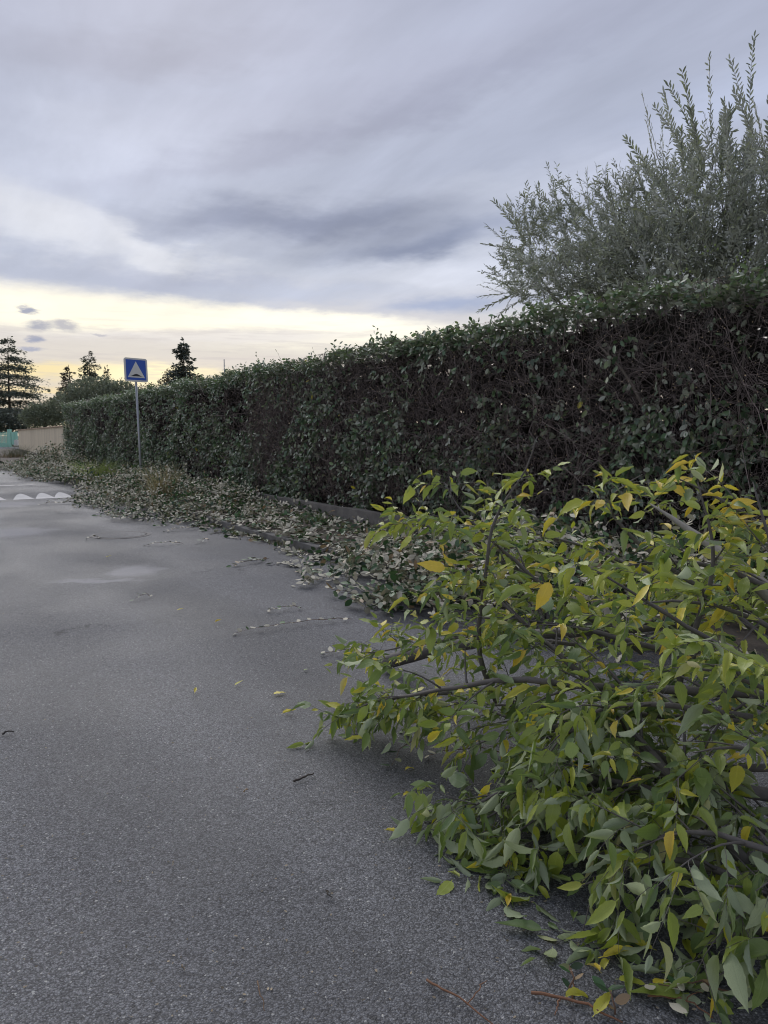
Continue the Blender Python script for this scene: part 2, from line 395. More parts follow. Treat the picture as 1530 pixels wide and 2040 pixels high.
nx = len(xs); q = [(j * nx + i, j * nx + i + 1, (j + 1) * nx + i + 1, (j + 1) * nx + i) for j in range(len(ys) - 1) for i in range(nx - 1)]
b = MB(); b.add(gv, {4: q}); road = tag(b.build('road', M_asph), kind='structure')
# cross street at the far end
b = MB(); b.box((0, 101, -.012), (200, 22, .02)); tag(b.build('cross_street', M_asph), kind='structure')
b = MB(); b.add([(KX + .12, -20, PVZ), (HX + .1, -20, PVZ), (HX + .1, 42, PVZ), (HX + 3.4, 88, PVZ), (KX + 1.2, 88, PVZ), (KX + .12, 42, PVZ)], {6: [(0, 1, 2, 3, 4, 5)]})
pavement = tag(b.build('pavement', M_pave), kind='structure')
b = MB(); b.box((0, 0, PVZ / 2 - .01), (.12, .985, PVZ + .03)); kb = b.build('kerb_stone', M_kerb, pavement, smooth=False)
bv = kb.modifiers.new('bevel', 'BEVEL'); bv.width = .012; bv.segments = 2
for i in range(56):
    o = kb if i == 0 else kb.copy()
    if i: COL.objects.link(o)
    o.location = (KX + .06 + rng.normal(0, .006), -14 + i, rng.normal(0, .006)); o.rotation_euler = (rng.normal(0, .004), rng.normal(0, .01), rng.normal(0, .006))
b = MB(); b.box((-4.9, 30, .05), (2.4, 120, .12)); b.build('far_pavement', M_pave); tag(bpy.data.objects['far_pavement'], kind='structure')

# low retaining wall at the hedge foot
yy = np.arange(-6, 38.6, .5); b = MB()
for i in range(len(yy) - 1):
    pass
top = .17 + .10 * 0
n_ = len(yy); wz = PVZ + .19 + rng.normal(0, .006, n_); wx = 6.22 + rng.normal(0, .008, n_)
vv = np.concatenate([np.stack([wx - .02, yy, np.full(n_, -.02)], 1), np.stack([wx, yy, wz], 1), np.stack([wx + .16, yy, wz + rng.normal(0, .005, n_)], 1), np.stack([wx + .16, yy, np.full(n_, -.02)], 1)])
fq = [(k * n_ + i, (k + 1) * n_ + i, (k + 1) * n_ + i + 1, k * n_ + i + 1) for k in range(3) for i in range(n_ - 1)]
b.add(vv, {4: [f[::-1] for f in fq] + [(0, n_, 2 * n_, 3 * n_), (n_ - 1, 4 * n_ - 1, 3 * n_ - 1, 2 * n_ - 1)]})
tag(b.build('low_wall', M_conc, smooth=False), 'low grey concrete wall along the foot of the long hedge', 'wall')
b = MB(); b.box((8.3, 16, .09), (3.8, 46, .14)); tag(b.build('garden_soil', M_ground), kind='structure')

# hump markings, three pale teeth on the near ramp
TE = []
for i, px in enumerate((38, 84, 124)):
    g = G(px, 990); TE.append(g[0])
for i, x0 in enumerate(TE + [TE[0] - .6, TE[0] - 1.2, TE[0] - 1.8]):
    w = .235; n = 13; s = np.linspace(-1, 1, n); L = .72
    prof = L * np.clip(1 - np.abs(s) ** 1.7, 0, 1)
    rows = 6; v = []
    for r_ in range(rows):
        for k in range(n):
            y = 19.66 + prof[k] * r_ / (rows - 1); v.append((x0 + s[k] * w, y, hump(np.array(y)) + .005))
    f = [(r_ * n + k, r_ * n + k + 1, (r_ + 1) * n + k + 1, (r_ + 1) * n + k) for r_ in range(rows - 1) for k in range(n - 1)]
    b = MB(); b.add(v, {4: f}); b.build('hump_marking', M_paint, road)
for (px, py, w, l) in ((12, 968, .5, .25), (52, 967, .45, .2)):
    g = G(px, py, .115); b = MB(); b.add([(g[0] - w / 2, g[1], .117), (g[0] + w / 2, g[1], .117), (g[0] + w / 2 - .05, g[1] + l, .117), (g[0] - w / 2 + .06, g[1] + l, .117)], {4: [(0, 1, 2, 3)]})
    b.build('hump_marking', M_paint, road)

# manhole
g = G(240, 1066); b = MB(); k = 40; an = np.linspace(0, 2 * math.pi, k, endpoint=False)
def ring(r, z): return np.stack([g[0] + r * np.cos(an), g[1] + r * np.sin(an), np.full(k, z)], 1)
mh = empty('manhole_cover', (g[0], g[1], 0), 'round iron manhole cover set flush in the asphalt', 'manhole cover')
M_iron = simple('worn_iron', (.095, .092, .095), .65, .3, 25, .5, .4, .004)
M_gap = simple('manhole_joint', (.03, .028, .027), .9, 0, 25, .4, .4, .004)
def annulus(r0, r1, z, name, m):
    b = MB(); a = ring(r0, z); c = ring(r1, z); b.add(np.concatenate([a, c]), {4: [(i, (i + k) , (i + 1) % k + k, (i + 1) % k) for i in range(k)]}); return b.build(name, m, mh)
annulus(.385, .44, .005, 'frame', M_iron); annulus(.365, .385, .0045, 'joint', M_gap)
b = MB(); b.add(np.concatenate([ring(.365, .006), [[g[0], g[1], .006]]]), {3: [(i, (i + 1) % k, k) for i in range(k)]}); b.build('cover', M_asph, mh)

# ------------------------------------------------------------------ beige wall beyond the hedge
A = np.array([7.45, 42.2, 0]); Bw = np.array([9.7, 81.0, 0]); dw = Bw - A; Lw = np.linalg.norm(dw); ang = math.atan2(dw[1], dw[0])
wl = empty('garden_wall', tuple(A), 'long beige rendered garden wall with streaked face beyond the hedge', 'wall')
mid = (A + Bw) / 2
b = MB(); b.box((*mid[:2], 1.08), (Lw, .2, 1.76), rz=ang); b.build('wall_face', M_wall, wl, smooth=False, origin=mid)
b = MB(); b.box((*mid[:2], .1), (Lw, .28, .2), rz=ang); b.build('plinth', M_wallbase, wl, smooth=False, origin=mid)
for i in range(20):
    c = A + dw * ((i + .5) / 20)
    b = MB(); b.box((*c[:2], 1.99), (Lw / 20 - .02, .34, .055), rz=ang); b.build('coping_stone', M_tile, wl, smooth=False, origin=c)
c = A + np.array([1.6, -.05, 0])
b = MB(); b.box((*c[:2], 1.0), (3.2, .2, 2.0)); b.build('return_wall', M_wall, wl, smooth=False, origin=c)

# mint gate, fence, lamp at the far street
D = 98.0
def F3(px, z): r = ray(px, 867); p = CAM + r * (D / 1.0); return np.array([p[0], p[1], z])
fd = Rt
gt = empty('garden_gate', tuple(F3(14, 0)), 'mint green slatted fence and gate across the far street', 'gate')
angf = math.atan2(Rt[1], Rt[0])
for px0, w, h, z0 in ((-70, .35, 2.0, 0), (-18, .35, 2.1, 0), (19, .42, 2.25, 0), (26, .3, 1.6, .3)):
    p = F3(px0, 0); b = MB(); b.box((p[0], p[1], z0 + h / 2), (w, .35, h), rz=angf); b.build('post', M_mint, gt, smooth=False, origin=p)
for k_ in range(34):
    px0 = -68 + k_ * 2.55
    if px0 > 17: continue
    p = F3(px0, 0); b = MB(); b.box((p[0], p[1], 1.15), (.085, .04, 1.5 + .15 * math.sin(k_ * 1.3)), rz=angf); b.build('slat', M_mint, gt, smooth=False, origin=p)
p = F3(-26, 0); b = MB(); b.box((p[0], p[1], .25), (5.6, .22, .5), rz=angf); b.box((p[0], p[1], 1.62), (5.6, .1, .09), rz=angf); b.build('base_wall', M_mint, gt, smooth=False, origin=p)
p = F3(31, 0); tb = empty('mailbox', (p[0], p[1], 0), 'white box on a mint panel beside the far gate post', 'mailbox')
b = MB(); b.box((p[0], p[1], .55), (.55, .3, .7), rz=angf); b.build('box_body', M_white, tb, smooth=False, origin=p)
b = MB(); b.box((p[0], p[1] , 1.45), (.5, .12, 1.0), rz=angf); b.build('panel', M_mint, tb, smooth=False, origin=p)
# dark green railing in front
rl = empty('railing', tuple(F3(-20, 0)), 'thin dark green railing in front of the far mint fence', 'railing')
for k_ in range(9):
    p = F3(-60 + k_ * 9.6, 0) - np.array([Fh[0], Fh[1], 0]) * 3
    b = MB(); b.box((p[0], p[1], .55), (.06, .06, 1.1), rz=angf); b.build('post', M_green, rl, smooth=False, origin=p)
p = F3(-22, 0) - Fh * 3
for zz in (.45, 1.05):
    b = MB(); b.box((p[0], p[1], zz), (5.0, .05, .06), rz=angf); b.build('rail', M_green, rl, smooth=False, origin=p)
p = F3(8, 0) - Fh * 8
lp = empty('street_lamp', (p[0], p[1], 0), 'tall dark green street lamp with a conical glass head', 'street lamp')
b = MB(); zz = np.linspace(0, 5.0, 6); b.tubes(np.stack([np.full(6, p[0]), np.full(6, p[1]), zz], 1)[None], np.linspace(.09, .05, 6)[None], 8, (.1, .1, .1)); b.build('pole', M_green, lp)
b = MB(); b.tubes(np.array([[(p[0], p[1], 5.0), (p[0], p[1], 5.3), (p[0], p[1], 5.95)]]), np.array([[.09, .13, .32]]), 10, (.4, .4, .4)); b.build('lamp_shade', M_lampglass, lp, smooth=False)
b = MB(); b.tubes(np.array([[(p[0], p[1], 5.95), (p[0], p[1], 6.03)]]), np.array([[.36, .3]]), 10, (.4, .4, .4)); b.build('lamp_cap', M_alu, lp, smooth=False)

# ------------------------------------------------------------------ leaf shapes
def leaf_shape(kind, rs):
    """top side up, stalk at the origin, tip along +x, unit length"""
    if kind == 'nettle': T = np.array([0, .05, .13, .2, .29, .36, .45, .52, .61, .68, .77, .84, .92, 1.0]); wd = .21 * rs.uniform(.82, 1.2)
    elif kind == 'silver': T = np.array([0, .12, .32, .58, .82, 1.0]); wd = .27 * rs.uniform(.88, 1.15)
    elif kind == 'silver_low': T = np.array([0, .3, .7, 1.0]); wd = .26
    elif kind == 'card': T = np.array([0, .5, 1.0]); wd = .30
    else: T = np.array([0, .35, .75, 1.0]); wd = .13
    n = len(T)
    if kind == 'nettle': w = wd * (np.sin(math.pi * T ** .72)) ** .8 * (1.06 - .3 * T); w[2::2] *= .90; w[T > .8] *= .8; w[-1] = 0
    elif kind.startswith('silver') or kind == 'card': w = wd * np.sin(math.pi * T ** .9) ** .7
    else: w = wd * np.sin(math.pi * T ** .9) ** .8
    w[0] = 0 if kind != 'nettle' else .012
    fold = rs.uniform(.05, .95) if kind == 'nettle' else rs.uniform(.0, .3)
    curl = rs.uniform(-.4, 1.3) if kind == 'nettle' else rs.uniform(-.2, .35)
    tw = rs.uniform(-1.1, 1.1) if kind == 'nettle' else rs.uniform(-.3, .3); side = rs.uniform(-.15, .15)
    wav = rs.uniform(0, .03); asym = rs.uniform(-.12, .12) if kind == 'nettle' else 0
    pet = .12 if kind == 'nettle' else (.06 if kind.startswith('silver') else .02)
    x = T.copy(); z = -curl * T ** 2 * .35; x = T - .12 * abs(curl) * T ** 2
    y = side * T ** 2
    mid = np.stack([x + pet, y, z], 1)
    vs = [mid]
    for sg in (1, -1):
        ww = w * (1 + sg * asym); a = tw * T * 1.0
        ly = sg * ww * math.cos(fold); lz = ww * math.sin(fold) + wav * np.sin(T * 17 + sg) * (w > 0)
        vs.append(mid + np.stack([np.zeros(n) , ly * np.cos(a) - lz * np.sin(a) * sg * sg, lz * np.cos(a) + ly * np.sin(a)], 1))
    v = np.concatenate(vs); uv = np.zeros((3 * n, 3)); uv[:, 0] = np.tile(T, 3); uv[n:2 * n, 1] = 1; uv[2 * n:, 1] = -1
    f4 = []; f3 = []
    for i in range(n - 1):
        for sg, o in ((1, n), (-1, 2 * n)):
            q = [i, i + 1, o + i + 1, o + i] if sg > 0 else [i, o + i, o + i + 1, i + 1]
            if i == 0 and w[0] == 0: q = [a for a in q if a != o + i]
            if i == n - 2: q = [a for a in q if a != o + i + 1]
            (f4 if len(q) == 4 else f3).append(q)
    # stalk
    if pet > .05:
        k0 = len(v); s = .012
        v = np.concatenate([v, [[0, -s, .0], [0, s, 0.0], [pet, s * .8, 0], [pet, -s * .8, 0]]]); uv = np.concatenate([uv, np.zeros((4, 3))]); f4.append([k0, k0 + 3, k0 + 2, k0 + 1])
    return v, f3, f4, uv
class Shapes:
    def __init__(s, kind, n, seed): rs = np.random.default_rng(seed); s.k = [leaf_shape(kind, rs) for _ in range(n)]
SH_N = Shapes('nettle', 14, 1); SH_S = Shapes('silver', 8, 2); SH_L = Shapes('silver_low', 3, 3); SH_O = Shapes('olive', 3, 4); SH_C = Shapes('card', 3, 5)

def frames(d, nrm):
    d = norm(d); y = norm(np.cross(nrm, d)); z = np.cross(d, y); return np.stack([d, y, z], -1)   # columns
def put_leaves(mb, SH, pos, d, nrm, size, col):
    M = frames(d, nrm); n = len(pos); pick = rng.integers(0, len(SH.k), n)
    for i, (v, f3, f4, uv) in enumerate(SH.k):
        s = np.where(pick == i)[0]
        if not len(s): continue
        V = np.einsum('nij,kj->nki', M[s], v) * size[s, None, None] + pos[s, None]
        off = (np.arange(len(s)) * len(v))[:, None, None]; fs = {}
        if f3: fs[3] = (np.array(f3)[None] + off).reshape(-1, 3)
        if f4: fs[4] = (np.array(f4)[None] + off).reshape(-1, 4)
        mb.add(V.reshape(-1, 3), fs, np.repeat(col[s], len(v), 0), np.tile(uv, (len(s), 1)))
BANK = {}
def leaf_object(key, SH, shape, ci, color, material, M3, pos, size, parent, name='leaf'):
    k = (key, shape, ci)
    if k not in BANK:
        v, f3, f4, uv = SH.k[shape]; b = MB(); fs = {}
        if f3: fs[3] = f3
        if f4: fs[4] = f4
        b.add(v, fs, color, uv); o = b.build(name, material); BANK[k] = o.data
    else: o = bpy.data.objects.new(name, BANK[k]); COL.objects.link(o)
    mm = np.eye(4); mm[:3, :3] = M3 * size; mm[:3, 3] = pos
    if parent is not None: mm[:3, 3] -= np.array(parent.location); o.parent = parent
    o.matrix_basis = Matrix(mm.tolist())
    return o
def leaf_objects(key, SH, material, pos, d, nrm, size, ci, palette, parent, name='leaf'):
    M = frames(d, nrm)
    for i in range(len(pos)):
        leaf_object(key, SH, int(rng.integers(0, len(SH.k))), int(ci[i]), palette[int(ci[i])], material, M[i], pos[i], float(size[i]), parent, name)

def sprays(base, axis, length, L, sag=.3, spread=.8, jit=.35, t0=.1, flat=None, bs=.25):
    """N twigs with L leaves each: returns leaf pos, dir, normal and twig points"""
    N = len(base); axis = norm(axis)
    up = norm(np.stack([rng.normal(0, .4, N), rng.normal(0, .4, N), np.ones(N)], 1)) if flat is None else norm(flat)
    side = norm(np.cross(axis, up)); nz = norm(np.cross(side, axis))
    bend = rng.normal(0, bs, (N, 3)); bend[:, 2] -= sag
    def pt(t): return base[:, None] + (axis[:, None] * t[None, :, None] + bend[:, None] * (t ** 2)[None, :, None]) * length[:, None, None]
    t = np.linspace(t0, 1, L); Pp = pt(t); Tg = norm(axis[:, None] + 2 * bend[:, None] * t[None, :, None])
    sg = np.where(np.arange(L) % 2 == 0, 1., -1.)[None, :, None]
    last = (np.arange(L) == L - 1)[None, :, None]
    d = Tg * .6 + side[:, None] * sg * spread * (1 - .8 * last) + rng.normal(0, jit, (N, L, 3))
    nn = nz[:, None] + rng.normal(0, jit, (N, L, 3))
    tw = pt(np.linspace(0, 1, 5))
    return Pp.reshape(-1, 3), d.reshape(-1, 3), nn.reshape(-1, 3), tw
def palette_pick(pal, prob, n): return rng.choice(len(pal), n, p=np.array(prob) / sum(prob))

# ------------------------------------------------------------------ hedge
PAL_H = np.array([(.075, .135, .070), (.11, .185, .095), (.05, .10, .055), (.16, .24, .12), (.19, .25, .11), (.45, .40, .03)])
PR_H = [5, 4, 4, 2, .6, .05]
HY0, HY1, HT = -3.0, 38.2, 2.93
hedge = empty('hedge', (6.9, 17, 0), 'long tall clipped evergreen hedge with dark twiggy face along the pavement', 'hedge')
def face_x(y, z): return HX + .05 * np.sin(y * 1.7 + z) + .05 * np.sin(y * .6 + 2.2 * z + 1) + .04 * np.sin(z * 5 + y * 3.1)
def top_z(y): return HT + .04 * np.sin(y * 1.3) + .035 * np.sin(y * 3.7 + 1) - .14 * np.clip((y - 8) / 28, 0, 1)
def gap(y, z):      # patchiness of the clipped face
    return .5 + .25 * np.sin(y * 2.3 + 1.7 * z) + .25 * np.sin(y * .9 - 2.9 * z + 2) + .2 * np.sin(y * 5.1 + z * 4.3)
leafP = []; leafD = []; leafN = []; leafS = []
def hedge_layer(N, xr, L, len_r, size_r, dens):
    y = rng.uniform(HY0, HY1, N * 4); z = rng.uniform(.22, HT, N * 4)
    keep = rng.random(N * 4) < dens(y, z); y = y[keep][:N]; z = z[keep][:N]; n = len(y)
    x = face_x(y, z) + rng.uniform(*xr, n)
    ax = np.stack([rng.normal(-.5, .5, n), rng.normal(0, .7, n), rng.normal(.25, .7, n)], 1)
    fl = np.stack([rng.normal(-1.0, .5, n), rng.normal(0, .5, n), rng.normal(.5, .5, n)], 1)
    p, d, nn, tw = sprays(np.stack([x, y, z], 1), ax, rng.uniform(*len_r, n), L, .2, .8, .5, .1, fl)
    d[:, 2] -= .75
    p[:, 0] = np.maximum(p[:, 0], HX - .07)
    leafP.append(p); leafD.append(d); leafN.append(nn); leafS.append(rng.uniform(*size_r, len(p)))
    return tw
def dens_face(y, z):
    h = (z - .2) / (HT - .2)
    near = np.clip((14 - y) / 8, 0, 1)
    d = np.where(h < .5, .95, np.where(h > .93, 1.0, .95 - .80 * np.clip((h - .45) / .2, 0, 1) * (.5 + .5 * near)))
    return np.clip(d * np.clip((gap(y, z) - .22) * 1.9, .04, 1), 0, 1)
tw1 = hedge_layer(6900, (.0, .16), 5, (.08, .22), (.06, .10), dens_face)
tw2 = hedge_layer(2600, (.2, .5), 5, (.1, .25), (.05, .09), lambda y, z: np.where(z < 1.6, 1, .2))
# top
N = 5200; y = rng.uniform(HY0, HY1, N); x = rng.uniform(HX - .04, HX + 1.15, N) ** 1.0
x = np.where(rng.random(N) < .45, rng.uniform(HX - .05, HX + .25, N), x)
p, d, nn, tw3 = sprays(np.stack([x, y, top_z(y) - rng.uniform(.02, .22, N)], 1), np.stack([rng.normal(-.25, .5, N), rng.normal(0, .6, N), rng.uniform(.3, 1.1, N)], 1), rng.uniform(.08, .2, N), 6, .25, .9, .35)
d[:, 2] *= .6; nn[:, 2] = np.abs(nn[:, 2]) + .3
leafP.append(p); leafD.append(d); leafN.append(nn); leafS.append(rng.uniform(.05, .085, len(p)))
# a few taller shoots that were missed by the shears
N = 110; y = rng.uniform(4, HY1, N)
p, d, nn, tw4 = sprays(np.stack([rng.uniform(HX, HX + .5, N), y, top_z(y) - .03], 1), np.stack([rng.normal(-.1, .3, N), rng.normal(0, .35, N), np.ones(N)], 1), rng.uniform(.1, .24, N), 6, .1, .7, .3)
leafP.append(p); leafD.append(d); leafN.append(nn); leafS.append(rng.uniform(.035, .06, len(p)))
# far end face
N = 500; z = rng.uniform(.2, HT, N)
p, d, nn, tw5 = sprays(np.stack([rng.uniform(HX, HX + 1.1, N), HY1 + rng.uniform(-.1, .05, N), z], 1), np.stack([rng.normal(0, .6, N), rng.normal(.7, .3, N), rng.normal(0, .5, N)], 1), rng.uniform(.1, .2, N), 5)
leafP.append(p); leafD.append(d); leafN.append(nn); leafS.append(rng.uniform(.05, .085, len(p)))
p = np.concatenate(leafP); d = np.concatenate(leafD); nn = np.concatenate(leafN); s = np.concatenate(leafS); n = len(p)
flip = rng.random(n) < .24; nn[flip] *= -1
ci = palette_pick(PAL_H, PR_H, n)
topm = p[:, 2] > HT - .16; ci[topm & (rng.random(n) < .5)] = 3  # lighter green for fresh top leaves, also paints in the skylight there
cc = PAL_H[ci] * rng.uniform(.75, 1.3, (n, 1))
# the nearest leaves on the face and along the top edge are picked out one by one
dep = (p - CAM) @ FW; sx = 765 + F * ((p - CAM) @ Rt) / dep
front = (p[:, 0] < HX + .05) & (dep > 0) & (sx > 900) & (sx < 1540) & (p[:, 2] > .9)
sel = np.where(front)[0]; sel = sel[np.argsort(-(s[sel] / dep[sel]))][:300]
mask = np.zeros(n, bool); mask[sel] = True
leaf_objects('H', SH_S, M_live, p[sel], d[sel], nn[sel], s[sel], ci[sel], PAL_H, hedge)
far = dep > 15
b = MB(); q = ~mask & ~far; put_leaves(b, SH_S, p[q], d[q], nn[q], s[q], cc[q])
q = ~mask & far; put_leaves(b, SH_L, p[q], d[q], nn[q], s[q] * 1.05, cc[q])
tag(b.build('foliage', M_live, hedge), kind='stuff')
# inner dead leaves that close the hedge, near-black colour stands in for shade
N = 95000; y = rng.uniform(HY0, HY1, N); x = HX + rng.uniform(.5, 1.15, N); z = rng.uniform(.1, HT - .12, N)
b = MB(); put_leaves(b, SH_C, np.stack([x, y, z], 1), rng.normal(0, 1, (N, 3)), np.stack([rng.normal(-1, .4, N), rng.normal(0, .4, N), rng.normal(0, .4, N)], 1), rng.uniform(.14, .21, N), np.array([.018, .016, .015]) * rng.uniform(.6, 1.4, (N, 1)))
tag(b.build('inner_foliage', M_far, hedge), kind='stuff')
# clipped twigs
TIPS = []
def twigcloud(N, xr, zr, lr, rr, K=5, yr=(HY0, HY1)):
    y = rng.uniform(*yr, N); z = rng.uniform(*zr, N); x = HX + rng.uniform(*xr, N)
    a = norm(np.stack([rng.normal(-.35, .6, N), rng.normal(0, .8, N), rng.normal(.5, .7, N)], 1)); ln = rng.uniform(*lr, N)
    bd = rng.normal(0, .5, (N, 3)); bd2 = rng.normal(0, .12, (N, K, 3)); tt = np.linspace(0, 1, K)
    Q = np.stack([x, y, z], 1)[:, None] + (a[:, None] * tt[None, :, None] + bd[:, None] * (tt ** 2)[None, :, None] + bd2 * tt[None, :, None]) * ln[:, None, None]
    Q[:, :, 0] = np.maximum(Q[:, :, 0], HX - .05 + rng.uniform(-.03, .03, (N, K))); Q[:, :, 2] = np.minimum(Q[:, :, 2], HT)
    r = rng.uniform(*rr, N)[:, None] * np.linspace(1, .55, K)[None]
    c = np.array([.20, .165, .155]) * rng.uniform(.5, 1.6, (N, 1, 1)) * np.ones((1, K, 1))
    cut = (Q[:, -1, 0] < HX + .05) & (rng.random(N) < .45); dd_ = norm(Q[cut, -1] - Q[cut, -2])
    TIPS.append((np.stack([Q[cut, -1] - dd_ * .001, Q[cut, -1] + dd_ * .006], 1), np.repeat(r[cut, -1:] * 1.7 + .0008, 2, 1)))
    return Q, r, c
b = MB()
for args in ((13000, (-.06, .35), (.3, HT - .05), (.12, .5), (.0012, .003), 5, (3, 16)), (5200, (.0, .4), (.3, HT - .05), (.15, .55), (.002, .004), 4, (14, HY1)),
             (900, (.1, .5), (.2, 2.2), (.4, 1.0), (.003, .007), 6, (3, 20))):
    b.tubes(*twigcloud(*args)[:2], 3, twigcloud.__defaults__ and (.06, .05, .04)) if False else None
    Q, r, c = twigcloud(*args); b.tubes(Q, r, 3, c)
for Q, r_ in TIPS: b.tubes(Q, r_, 4, (.80, .62, .38))
for tw in (tw1, tw3, tw4):
    b.tubes(tw, np.full(tw.shape[:2], .0014), 3, (.09, .07, .05))
tag(b.build('twigs', M_bark, hedge), kind='stuff')
# main stems
for i in range(34):
    y0 = 3.2 + i * 1.05 + rng.normal(0, .2); K = 9; tt = np.linspace(0, 1, K)
    Q = np.stack([HX + .28 + .10 * np.sin(tt * 5 + i) - .12 * tt, y0 + np.cumsum(rng.normal(0, .05, K)) + rng.normal(0, .35) * tt, .1 + tt * rng.uniform(2.1, 2.6)], 1)
    b = MB(); b.tubes(Q[None], (rng.uniform(.014, .024) * np.linspace(1, .35, K))[None], 7, (.10, .085, .07)); b.build('stem', M_bark, hedge)
# a pale sawn fork and the heavy stem seen in the open upper right of the hedge
K = 8
pts = [(1195, 690, 0), (1235, 730, 0), (1262, 770, 0), (1290, 830, 0), (1298, 870, 0)]
Q = []
for px, py, _ in pts:
    r = ray(px, py); tq = (HX + .03) / r[0]; Q.append(CAM + r * tq)
b = MB(); b.tubes(np.array(Q)[None], np.array([[.010, .014, .017, .019, .02]]), 8, (.11, .09, .075)); b.build('stem', M_bark, hedge)

# ------------------------------------------------------------------ olive tree behind the hedge
olive = empty('olive_tree', (9.5, 3.6, 0), 'grey green olive tree with loose upright shoots rising behind the hedge', 'tree')
PAL_O = np.array([(.25, .275, .23), (.19, .215, .18), (.32, .345, .28), (.36, .40, .26)]); PR_O = [4, 4, 3, 1.2]
def shoots(bases, axes, lens, L, sag=.05, bs=.25): return sprays(np.array(bases), np.array(axes), np.array(lens), L, sag, .55, .22, .05, None, bs)
OD = 9.3
LOB = [  # crown masses: px, py, rx px, ry px, depth, weight
    (1110, 515, 125, 95, 9.6, 1.1), (1040, 540, 60, 60, 9.5, .3), (1230, 470, 120, 100, 9.4, 1.1), (1120, 430, 90, 60, 9.6, .45), (1330, 420, 100, 95, 9.2, .7), (1450, 470, 170, 120, 8.8, 2.6),
    (1300, 530, 160, 80, 8.9, 2.2), (1600, 430, 150, 150, 9.0, 1.5), (1450, 350, 110, 70, 9.1, .4), (1180, 570, 180, 60, 9.0, 1.8), (1650, 600, 200, 150, 8.9, 1.0), (1430, 590, 190, 60, 9.0, 1.7)]
bases = []; outs = []
ctr = P(1420, 620, 9.4)
for (px, py, rx, ry, dd, w) in LOB:
    N = int(175 * w); dd = dd * 0 + (8.75 + .5 * (dd - 9)) / (.531 + .847 * (px - 765) / F); c = P(px, py, dd); k = dd / F
    u = norm(rng.normal(0, 1, (N, 3))) * (rng.random((N, 1)) ** .4)
    q = c + Rt * (u[:, :1] * rx * k) + UP * (u[:, 1:2] * ry * k) + Fh * (u[:, 2:3] * (rx + ry) * .45 * k)
    bases.append(q); outs.append(norm(q - ctr) * .55 + np.array([0, 0, .55]) + rng.normal(0, .35, (N, 3)))
bs = np.concatenate(bases); ot = np.concatenate(outs); kk = bs[:, 0] > 7.5; bs = bs[kk]; ot = ot[kk]; N = len(bs)
LPo = []; 
p, d, nn, two = shoots(bs, ot, rng.uniform(.22, .48, N), 20, .12); ps = [(p, d, nn, rng.uniform(.06, .09, len(p)))]
# upright leaders against the sky: tip pixel, foot pixel
LEAD = [((1472, 88), (1500, 330)), ((1412, 150), (1420, 340)), ((1355, 155), (1400, 330)), ((1292, 220), (1330, 400)), ((1325, 198), (1385, 350)), ((1455, 200), (1460, 360)), ((1500, 180), (1530, 330)),
        ((1525, 230), (1540, 400)), ((1265, 315), (1300, 430)), ((1285, 245), (1320, 380)), ((1095, 352), (1130, 470)), ((1157, 350), (1180, 460)), ((1195, 355), (1230, 450)), ((990, 385), (1050, 490)),
        ((1065, 375), (1090, 460)), ((958, 455), (1040, 500)), ((955, 600), (1050, 575)), ((982, 550), (1050, 590)), ((1230, 340), (1260, 430)), ((1440, 215), (1440, 350)), ((1020, 400), (1070, 490)),
        ((1380, 235), (1400, 370)), ((1560, 150), (1570, 350)), ((1600, 120), (1600, 330)), ((1005, 490), (1070, 530)), ((1130, 380), (1150, 460)), ((1345, 250), (1370, 380)), ((1488, 260), (1500, 380))]
lb = []; la = []; ll = []
for (tp, ft) in LEAD:
    for rep in range(2):
        dd = rng.uniform(8.7, 9.2) / (.531 + .847 * (tp[0] - 765) / F); a_ = P(ft[0] + rng.normal(0, 8) * rep, ft[1], dd); c_ = P(tp[0] + rep * rng.normal(0, 22), tp[1] + rep * abs(rng.normal(25, 25)), dd + rng.normal(0, .1))
        lb.append(a_); la.append(c_ - a_); ll.append(np.linalg.norm(c_ - a_))
lb = np.array(lb); la = np.array(la); ll = np.array(ll)
base_l = lb; L = 54
p, d, nn, twl = shoots(lb, la, ll, L, 0.0, .09); d += norm(np.repeat(la, L, 0)) * .35; ps.append((p, d, nn, rng.uniform(.075, .11, len(p))))
nl = len(p)
p = np.concatenate([a[0] for a in ps]); d = np.concatenate([a[1] for a in ps]); nn = np.concatenate([a[2] for a in ps]); s = np.concatenate([a[3] for a in ps])
n = len(p); kk = (p[:, 0] > HX + .9) | (p[:, 2] > HT + .1); p, d, nn, s = p[kk], d[kk], nn[kk], s[kk]; n = len(p)
ci = palette_pick(PAL_O, PR_O, n); cc = PAL_O[ci] * rng.uniform(.8, 1.25, (n, 1))
dep = (p - CAM) @ FW; sx = 765 + F * ((p - CAM) @ Rt) / dep
sel = np.where((sx > 950) & (sx < 1535) & (p[:, 2] > 3.4))[0]; sel = sel[np.argsort(-(s[sel] / dep[sel]))][:300]; mask = np.zeros(n, bool); mask[sel] = True
leaf_objects('O', SH_O, M_olive, p[sel], d[sel], nn[sel], s[sel], ci[sel], PAL_O, olive)
b = MB(); put_leaves(b, SH_O, p[~mask], d[~mask], nn[~mask], s[~mask], cc[~mask]); tag(b.build('foliage', M_olive, olive), kind='stuff')
b = MB(); b.tubes(two, np.full(two.shape[:2], .0022), 3, (.17, .165, .15)); b.tubes(twl, np.linspace(.006, .002, 5)[None].repeat(len(twl), 0), 4, (.2, .19, .17))
tag(b.build('twigs', M_bark, olive), kind='stuff')
